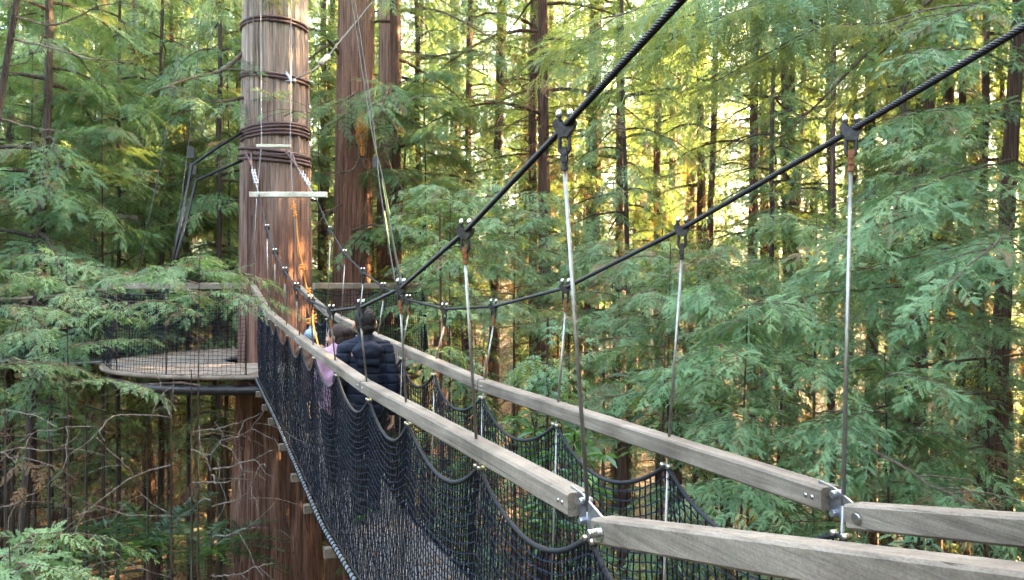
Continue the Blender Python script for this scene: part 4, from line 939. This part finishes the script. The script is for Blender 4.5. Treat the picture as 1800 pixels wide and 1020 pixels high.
# broad glossy leaves beside the right net
def shrub(tips,label,seed):
    rng=np.random.RandomState(seed); o0=tips[0]; g=float(gz(o0[0],o0[1])); root=np.array([o0[0]+.2,o0[1]+.3,g]); o=thing('broadleaf_shrub',root,label,'shrub'); st=MB(); lf=MB()
    fork=np.array([o0[0]+.1,o0[1]+.15,o0[2]-1.4]); tube(st,smooth_path([root,root*.5+fork*.5+[.1,0,0],fork],12),np.linspace(.035,.018,12),7)
    for tp in tips:
        q=smooth_path([fork,fork*.5+tp*.5+rng.normal(0,.08,3),tp],10); tube(st,q,np.linspace(.014,.006,10),5,False)
        for (f,nl) in ((1,9),(.86,6),(.7,5),(.5,4)):
            c=q[int(9*f)]
            for k in range(nl):
                a=k*2*math.pi/nl+rng.normal(0,.25); e=rng.uniform(-.35,.5); L=rng.uniform(.11,.18); Rm=rotz(a)@roty(-e)@rotx(rng.normal(0,.3)); w=L*.17
                v=np.array([[.02,0,0],[.3*L,-w*.8,.008],[.62*L,-w,0],[L,0,-.03],[.62*L,w,0],[.3*L,w*.8,.008],[.5*L,0,.0-.012]])@Rm.T+c
                lf.add(v,[[0,1,6],[1,2,6],[2,3,6],[3,4,6],[4,5,6],[5,0,6]],.5+rng.normal(0,.2))
    st.build('stems',M['twig'],o); lf.build('leaves',M['broad'],o,tone=True)
shrub(T([(962,668,6.6),(925,690,6.5),(905,735,6.3),(985,700,6.9),(940,760,6.1),(1010,765,5.9),(880,760,6.6),(975,800,5.8),(900,800,6.2)]),'glossy broad leaved shrub pushing up behind the right hand net',1)
shrub(T([(1010,830,5.6),(960,850,5.4),(1060,800,6),(930,820,5.7),(1040,860,5.2)]),'lower broad leaved shrub seen through the mesh of the right hand net',2)

# fallen needles and leaves lying on the boards
m=MB(); rng=np.random.RandomState(91); N=900
a=rng.uniform(0,6.28,N); r=2.8*np.sqrt(rng.uniform(.1,1,N)); P=np.c_[PC[0]+r*np.cos(a),PC[1]+r*np.sin(a),np.full(N,PZ+.012)]
Q=np.array([Bp(s,l,zd(s)+.012) for s,l in zip(rng.uniform(1.5,11,500),rng.uniform(.1,W-.1,500))]); P=np.vstack([P,Q]); N=len(P)
lv=(np.array([[0,-.004,0],[.03,-.011,.003],[.07,0,0],[.03,.011,.003]]),np.array([[0,1,2,3]]))
place(m,lv,np.array([rotz(q)*k for q,k in zip(rng.uniform(0,6.28,N),rng.uniform(.6,1.4,N))]),P,rng.uniform(0,1,N))
tag(m.build('fallen_leaves',M['deadleaf'],None,tone=True),kind='stuff')
# ------------------------------------------------------------------ people
def ecap(mb,p0,p1,r0,r1,sides=20,rings=5):
    """tapered capsule; radii may be (across x, across y)"""
    p0=np.asarray(p0,float); p1=np.asarray(p1,float); L=np.linalg.norm(p1-p0); d=(p1-p0)/L
    r0=np.broadcast_to(r0,2).astype(float); r1=np.broadcast_to(r1,2).astype(float)
    x=np.array([1.,0,0]) if abs(d[0])<.8 else np.array([0,1.,0]); y=norm(np.cross(d,x)); x=np.cross(y,d)
    rg=[]
    for k in range(rings): a=math.pi/2*(1-k/rings); rg.append((-math.sin(a)*r0.mean(),r0*math.cos(a)+1e-4))
    for q in np.linspace(0,1,6): rg.append((q*L,r0*(1-q)+r1*q))
    for k in range(1,rings+1): a=math.pi/2*k/rings; rg.append((L+math.sin(a)*r1.mean(),r1*math.cos(a)+1e-4))
    an=np.arange(sides)*2*math.pi/sides; v=[]
    for (t,r) in rg: v.append(p0+d*t+x[None]*(np.cos(an)*r[0])[:,None]+y[None]*(np.sin(an)*r[1])[:,None])
    k=mb.n; mb.add(np.concatenate(v),grid_faces(len(rg),sides)); mb.idx.append(np.arange(sides)[::-1]+k); mb.tot.append(np.array([sides])); mb.idx.append(np.arange(sides)+k+(len(rg)-1)*sides); mb.tot.append(np.array([sides]))
HSC=1.12
def ell(mb,c,r,rot=None):
    if rot is not None: r=np.asarray(r)*HSC
    n,m=14,20; th=np.linspace(.05,math.pi-.05,n); ph=np.arange(m)*2*math.pi/m
    v=np.stack([np.sin(th)[:,None]*np.cos(ph)[None],np.sin(th)[:,None]*np.sin(ph)[None],-np.cos(th)[:,None]*np.ones((1,m))],-1).reshape(-1,3)*np.asarray(r)
    if rot is not None: v=v@rot.T
    k=mb.n; mb.add(v+np.asarray(c),grid_faces(n,m)); mb.idx.append(np.arange(m)[::-1]+k); mb.tot.append(np.array([m])); mb.idx.append(np.arange(m)+k+(n-1)*m); mb.tot.append(np.array([m]))
def fuse(mb,name,voxel,smooth,mat,place_,parent,disp=None):
    me=mb.mesh(name,None); o=bpy.data.objects.new(name,me); COL.objects.link(o)
    md=o.modifiers.new('r','REMESH'); md.mode='VOXEL'; md.voxel_size=voxel
    if smooth: s=o.modifiers.new('s','SMOOTH'); s.iterations=smooth; s.factor=.5
    dg=bpy.context.evaluated_depsgraph_get(); dg.update(); m2=bpy.data.meshes.new_from_object(o.evaluated_get(dg)); bpy.data.objects.remove(o)
    n=len(m2.vertices); v=np.zeros(n*3,np.float32); m2.vertices.foreach_get('co',v); v=v.reshape(-1,3).astype(float)
    if disp is not None:
        nn=np.zeros(n*3,np.float32); m2.vertices.foreach_get('normal',nn); v=v+nn.reshape(-1,3)*disp(v)[:,None]
    v=v@place_[0].T+place_[1]; m2.vertices.foreach_set('co',v.astype(np.float32).ravel())
    m2.polygons.foreach_set('use_smooth',np.ones(len(m2.polygons),bool)); m2.materials.clear(); m2.materials.append(mat); m2.name=name; m2.update()
    return link(name,m2,parent)
def hand(mb,w,dirn,side,s=1.0):
    """palm and five bent fingers hanging from the wrist w along dirn; side=+1 right hand (thumb forward)"""
    d=norm(dirn); f=np.array([0,1.,0]); f=norm(f-d*f.dot(d)); o=np.cross(d,f)*1.0
    inn=np.array([-side*1.,0,0]); inn=norm(inn-d*inn.dot(d)-f*inn.dot(f))
    ecap(mb,w,w+d*.075*s,(.016*s,.030*s),(.015*s,.036*s),12,3)
    for k,(off,l) in enumerate(((.027,.068),(.009,.078),(-.009,.072),(-.026,.056))):
        a=w+d*.082*s+f*off*s; b=a+(d*.93+inn*.28)*l*.45*s; c=b+(d*.8+inn*.6)*l*.32*s; e=c+(d*.6+inn*.8)*l*.25*s
        ecap(mb,a,b,.0088*s,.0083*s,8,2); ecap(mb,b,c,.0083*s,.0076*s,8,2); ecap(mb,c,e,.0076*s,.0066*s,8,2)
    a=w+d*.025*s+f*.026*s; b=a+(d*.62+f*.72+inn*.3)*.042*s; c=b+(d*.9+f*.25+inn*.4)*.032*s
    ecap(mb,a,b,.0125*s,.0098*s,8,2); ecap(mb,b,c,.0098*s,.0078*s,8,2)
skin,ntk,bk=new_mat('skin'); cs=coord(ntk); ntk.links.new(ramp(ntk,noise(ntk,cs,25),[(.3,(.40,.20,.13)),(.7,(.52,.29,.20))]),bk.inputs['Base Color']); bk.inputs['Roughness'].default_value=.5
bk.inputs['Subsurface Weight'].default_value=.15; bk.inputs['Subsurface Radius'].default_value=(.02,.008,.004)
def hair_mat(name,a,b_):
    m,nt,b=new_mat(name); v=coord(nt,(60,60,9)); f=noise(nt,v,3,5,.6,.5); nt.links.new(ramp(nt,f,[(.35,a),(.65,b_)]),b.inputs['Base Color']); b.inputs['Roughness'].default_value=.6; b.inputs['Specular IOR Level'].default_value=.25; bump(nt,b,f,.8,.01); return m
HAIR=hair_mat('dark_hair',(.004,.0025,.0025),(.014,.009,.009)); HAIR2=hair_mat('brown_hair',(.012,.007,.006),(.045,.026,.022))
NAVY=plain('navy_quilted_fabric',(.0055,.0075,.018),.7,0,.25,45,.3); NAVY.node_tree.nodes['Principled BSDF'].inputs['Specular IOR Level'].default_value=.22; PINK=plain('pink_fabric',(.45,.25,.35),.75,0,.12,50,.4); DARKP=plain('dark_trousers',(.004,.004,.006),.8,0,.3,60,.3)
SHOE=plain('black_shoe',(.004,.004,.005),.55,0,.3,60,.2); LIME=plain('lime_trim',(.20,.55,.06),.5,0,.1,40); BROWN=plain('brown_coat',(.16,.085,.06),.8,0,.25,50,.4); HAT=plain('blue_grey_knit',(.25,.32,.42),.9,0,.45,55,.5)
EYE=plain('eye',(.03,.02,.02),.15,0,.1,10); LIP=plain('lip',(.42,.15,.12),.5,0,.1,20)
def person(s,lat,H,heading_turn,label,outfit):
    k=H/1.71; base=Bp(s,lat,zd(s)+.004); ang=math.atan2(.395,.919)+heading_turn; PL=(rotz(ang)*k,base)
    root=thing('person',base,label,'person')
    def G(*a): return np.array(a,float)
    hipL,hipR=G(-.092,0,.90),G(.092,0,.90); stride=outfit.get('stride',.16)
    kneeL,ankL=G(-.095,-.03,.49),G(-.095,-stride-.09,.135); kneeR,ankR=G(.095,.09,.485),G(.095,stride*.6,.085)
    shL,shR=G(-.168,-.005,1.375),G(.168,-.005,1.375); elL,wrL=G(-.215,-.03,1.11),G(-.21,.10,.90); elR,wrR=G(.218,-.055,1.10),G(.225,-.02,.845)
    if outfit.get('arms')=='up': elL,wrL,elR,wrR=G(-.24,.10,1.16),G(-.20,.30,1.24),G(.24,.08,1.14),G(.22,.30,1.20)
    hy=outfit.get('headturn',0.0); Rh=rotz(hy); hc=G(0,.02,1.585)
    hp=lambda x,y,z: hc+Rh@np.array([x,y,z])*HSC
    b=MB()
    ecap(b,G(0,0,.93),G(0,.005,1.12),(.150,.105),(.130,.095)); ecap(b,G(0,.005,1.12),G(0,-.005,1.33),(.130,.095),(.165,.11)); ecap(b,G(0,-.005,1.36),G(0,0,1.46),(.10,.08),(.055,.057)); ecap(b,G(0,0,1.42),G(0,.02,1.54),.056,.05)
    ecap(b,shL,shR,.050,.050)
    for h_,kn,an in ((hipL,kneeL,ankL),(hipR,kneeR,ankR)):
        ecap(b,h_,kn,.088,.058); ecap(b,kn,an,.055,.037); ft=an+(G(0,.06,-.065) if an is ankL else G(0,.15,-.045)); ecap(b,an+G(0,-.02,-.03),ft,.036,.03)
    for sh,el,wr,sd in ((shL,elL,wrL,-1),(shR,elR,wrR,1)):
        ecap(b,sh,el,.046,.037); ecap(b,el,wr,.039,.026); hand(b,wr+norm(wr-el)*.012,wr-el,sd)
    ell(b,hp(0,.0,.012),(.074,.093,.108),Rh); ecap(b,hp(0,.045,-.03),hp(0,.06,-.085),(.055,.04),(.032,.028)); ell(b,hp(0,.099,-.012),(.013,.02,.021),Rh)
    for sd in (-1,1): ell(b,hp(sd*.079,-.005,-.008),(.014,.022,.033),Rh@rotz(sd*.35)); ell(b,hp(sd*.04,.075,-.035),(.026,.02,.022),Rh)
    body=fuse(b,'body',.0062 if H>1.5 else .0075,3,skin,PL,root)
    fm=MB()
    for sd in (-1,1): ell(fm,hp(sd*.031,.0865,.008),(.0125,.008,.008),Rh)
    fuse(fm,'eyes',.003,0,EYE,PL,root); fm=MB(); ell(fm,hp(0,.09,-.055),(.022,.008,.007),Rh); fuse(fm,'mouth',.003,0,LIP,PL,root)
    # trousers and shoes
    t=MB(); ecap(t,G(0,0,.86),G(0,0,.98),(.165,.12),(.155,.115))
    for h_,kn,an in ((hipL,kneeL,ankL),(hipR,kneeR,ankR)): ecap(t,h_,kn,.10,.073); ecap(t,kn,an+(kn-an)*.12,.071,.058)
    wr_=np.random.RandomState(int(H*100)); fuse(t,'trousers',.011,4,DARKP,PL,root,lambda v:.004*np.sin(v[:,2]*55+3*np.sin(v[:,0]*30)))
    for an,up in ((ankL,True),(ankR,False)):
        sh=MB(); heel=an+(G(0,-.035,-.035) if up else G(0,-.05,-.045)); toe=an+(G(0,.10,-.105) if up else G(0,.17,-.055)); ecap(sh,heel,toe,(.043,.042),(.04,.033)); ecap(sh,an+G(0,0,.03),an+G(0,0,-.03),.05,.05); so=fuse(sh,'shoe',.008,3,SHOE,PL,root)
        so2=MB(); dn=norm(np.cross(G(1,0,0),toe-heel)); dn=dn if dn[2]<0 else -dn; ecap(so2,heel+dn*.034,toe+dn*.028,(.047,.010),(.044,.010)); fuse(so2,'sole',.006,2,outfit.get('sole',SHOE),PL,so)
    # upper garment
    j=MB(); fat=outfit.get('fat',1.0); z0=outfit.get('hem',.80)
    ecap(j,G(0,0,z0+.02),G(0,0,1.12),(.205*fat,.15*fat),(.205*fat,.15*fat)); ecap(j,G(0,0,1.12),G(0,-.01,1.31),(.205*fat,.15*fat),(.195*fat,.13*fat)); ecap(j,shL+G(.01,0,-.01),G(0,0,1.42),.086*fat,.085); ecap(j,shR-G(.01,0,.01),G(0,0,1.42),.086*fat,.085); ecap(j,G(0,-.01,1.38),G(0,0,1.465),(.10,.09),(.072,.078))
    for sh,el,wr in ((shL,elL,wrL),(shR,elR,wrR)): ecap(j,sh,el,.086*fat,.076*fat); ecap(j,el,wr+(el-wr)*.06,.074*fat,.062*fat)
    def puff(v):
        q=outfit.get('quilt',0); 
        if not q: return .005*np.sin(v[:,2]*42+4*np.sin(v[:,0]*22+v[:,1]*18))
        zz=v[:,2]+.006*np.sin(v[:,0]*9); fr=np.abs((zz/.084)%1-.5)*.084; return -q*np.exp(-((.042-fr)/.0075)**2)+.0025*np.sin(v[:,0]*40+zz*25)*np.sin(zz*60)
    jk=fuse(j,outfit['top'],.007,5,outfit['topmat'],PL,root,puff)
    if outfit.get('hood'):
        h=MB(); ell(h,G(0,-.10,1.36),(.135,.065,.085)); ecap(h,G(-.085,-.0,1.425),G(-.02,-.10,1.405),.036,.040); ecap(h,G(.085,-.0,1.425),G(.02,-.10,1.405),.036,.040); ecap(h,G(-.06,-.11,1.275),G(.06,-.11,1.275),.042,.042)
        fuse(h,'hood',.0085,5,outfit['topmat'],PL,jk,lambda v:.0022*np.sin(v[:,2]*80+5*np.abs(v[:,0])*8))
    # hair
    hr=MB(); hs=outfit['hair']
    if hs=='short':
        ell(hr,hp(0,-.010,.022),(.081,.094,.100),Rh); ell(hr,hp(0,-.040,-.030),(.069,.062,.062),Rh)
    else:
        ell(hr,hp(0,-.014,.03),(.086,.096,.102),Rh); ell(hr,hp(0,-.05,-.03),(.074,.06,.09),Rh)
        if hs=='bun': ell(hr,hp(0,-.125,.055),(.052,.05,.05),Rh); ell(hr,hp(.0,-.09,.05),(.03,.04,.03),Rh)
        else: ecap(hr,hp(0,-.06,-.03),hp(0,-.085,-.19),(.08,.035),(.06,.03))
    fuse(hr,'hair',.006,3,outfit['hairmat'],PL,root,lambda v:.0012*np.sin(v[:,0]*330+9*np.sin(v[:,2]*60))*np.sin(v[:,2]*70+v[:,0]*50))
    if outfit.get('hat'):
        h=MB(); ell(h,hp(0,-.01,.055),(.098,.11,.098),Rh); ecap(h,hp(0,-.01,.02),hp(0,-.01,.04),(.1,.112),(.1,.112)); ell(h,hp(0,-.01,.16),(.035,.035,.035)); fuse(h,'knit_hat',.008,2,HAT,PL,root,lambda v:.004*np.sin(v[:,0]*150)*np.sin(v[:,2]*150))
    return root
person(6.50,.40,1.72,0.0,'person with short dark hair in a hooded navy quilted jacket, walking away',dict(top='jacket',topmat=NAVY,quilt=.0075,hood=True,hair='short',hairmat=HAIR,sole=LIME,fat=.83,hem=.84))
person(7.30,.33,1.43,0.0,'person in a pink top with hair tied up, ahead of the navy jacket',dict(top='pink_top',topmat=PINK,hair='bun',hairmat=HAIR2,headturn=.9,stride=.12,fat=.95))
person(8.72,.34,1.10,.1,'small person in a brown coat and blue-grey knit hat, farthest along the bridge',dict(top='coat',topmat=BROWN,hair='long',hairmat=HAIR2,hat=True,arms='up',stride=.1,fat=1.08,hem=.70))
# ------------------------------------------------------------------ camera, light
cam=bpy.data.cameras.new('camera'); co=bpy.data.objects.new('camera',cam); COL.objects.link(co); sc.camera=co
cam.sensor_width=36; cam.lens=F/1800*36; cam.clip_end=2000; cam.clip_start=.05
pitch=math.atan((510-CY)/F)
co.rotation_euler=(math.pi/2-pitch,0,0)
SUNEL=R(25)
w=bpy.data.worlds.new('World'); sc.world=w; w.use_nodes=True; nt=w.node_tree
sky=nt.nodes.new('ShaderNodeTexSky'); sky.sky_type='NISHITA'; sky.sun_disc=False; sky.sun_elevation=SUNEL; sky.sun_rotation=SUNAZ; sky.air_density=.8; sky.dust_density=4.5; sky.ozone_density=.6
bg=nt.nodes['Background']; bg.inputs['Strength'].default_value=.15; nt.links.new(mixc(nt,1.0,sky.outputs[0],(1.0,.94,.79),'MULTIPLY'),bg.inputs['Color'])
sl=bpy.data.lights.new('sun','SUN'); so=bpy.data.objects.new('sun',sl); COL.objects.link(so)
sl.energy=5; sl.angle=R(.5); sl.color=(1,.66,.30)
sd=Vector((math.sin(SUNAZ)*math.cos(SUNEL),math.cos(SUNAZ)*math.cos(SUNEL),math.sin(SUNEL)))
so.rotation_euler=sd.to_track_quat('Z','Y').to_euler(); so.location=(20,0,30)
sc.view_settings.view_transform='Standard'; sc.view_settings.look='None'; sc.view_settings.gamma=1; sc.view_settings.exposure=5.4
sc.render.engine='CYCLES'
cy=sc.cycles; cy.max_bounces=7; cy.diffuse_bounces=1; cy.glossy_bounces=2; cy.transmission_bounces=4; cy.transparent_max_bounces=4; cy.caustics_reflective=False; cy.caustics_refractive=False
cy.use_denoising=True; cy.denoiser='OPENIMAGEDENOISE'; cy.denoising_input_passes='RGB_ALBEDO_NORMAL'; cy.sample_clamp_indirect=8

HZ=0
if HZ:
    m=MB(); box(m,[0,45,20],np.eye(3),(160,150,45)); hm=bpy.data.materials.new('haze'); hm.use_nodes=True; nt=hm.node_tree; nt.nodes.clear(); ou=nt.nodes.new('ShaderNodeOutputMaterial'); pv=nt.nodes.new('ShaderNodeVolumePrincipled'); pv.inputs['Density'].default_value=HZ; pv.inputs['Color'].default_value=(.95,.96,.97,1); pv.inputs['Anisotropy'].default_value=.3; nt.links.new(pv.outputs[0],ou.inputs['Volume'])
    tag(m.build('haze',hm,None),kind='stuff'); cy.volume_bounces=0
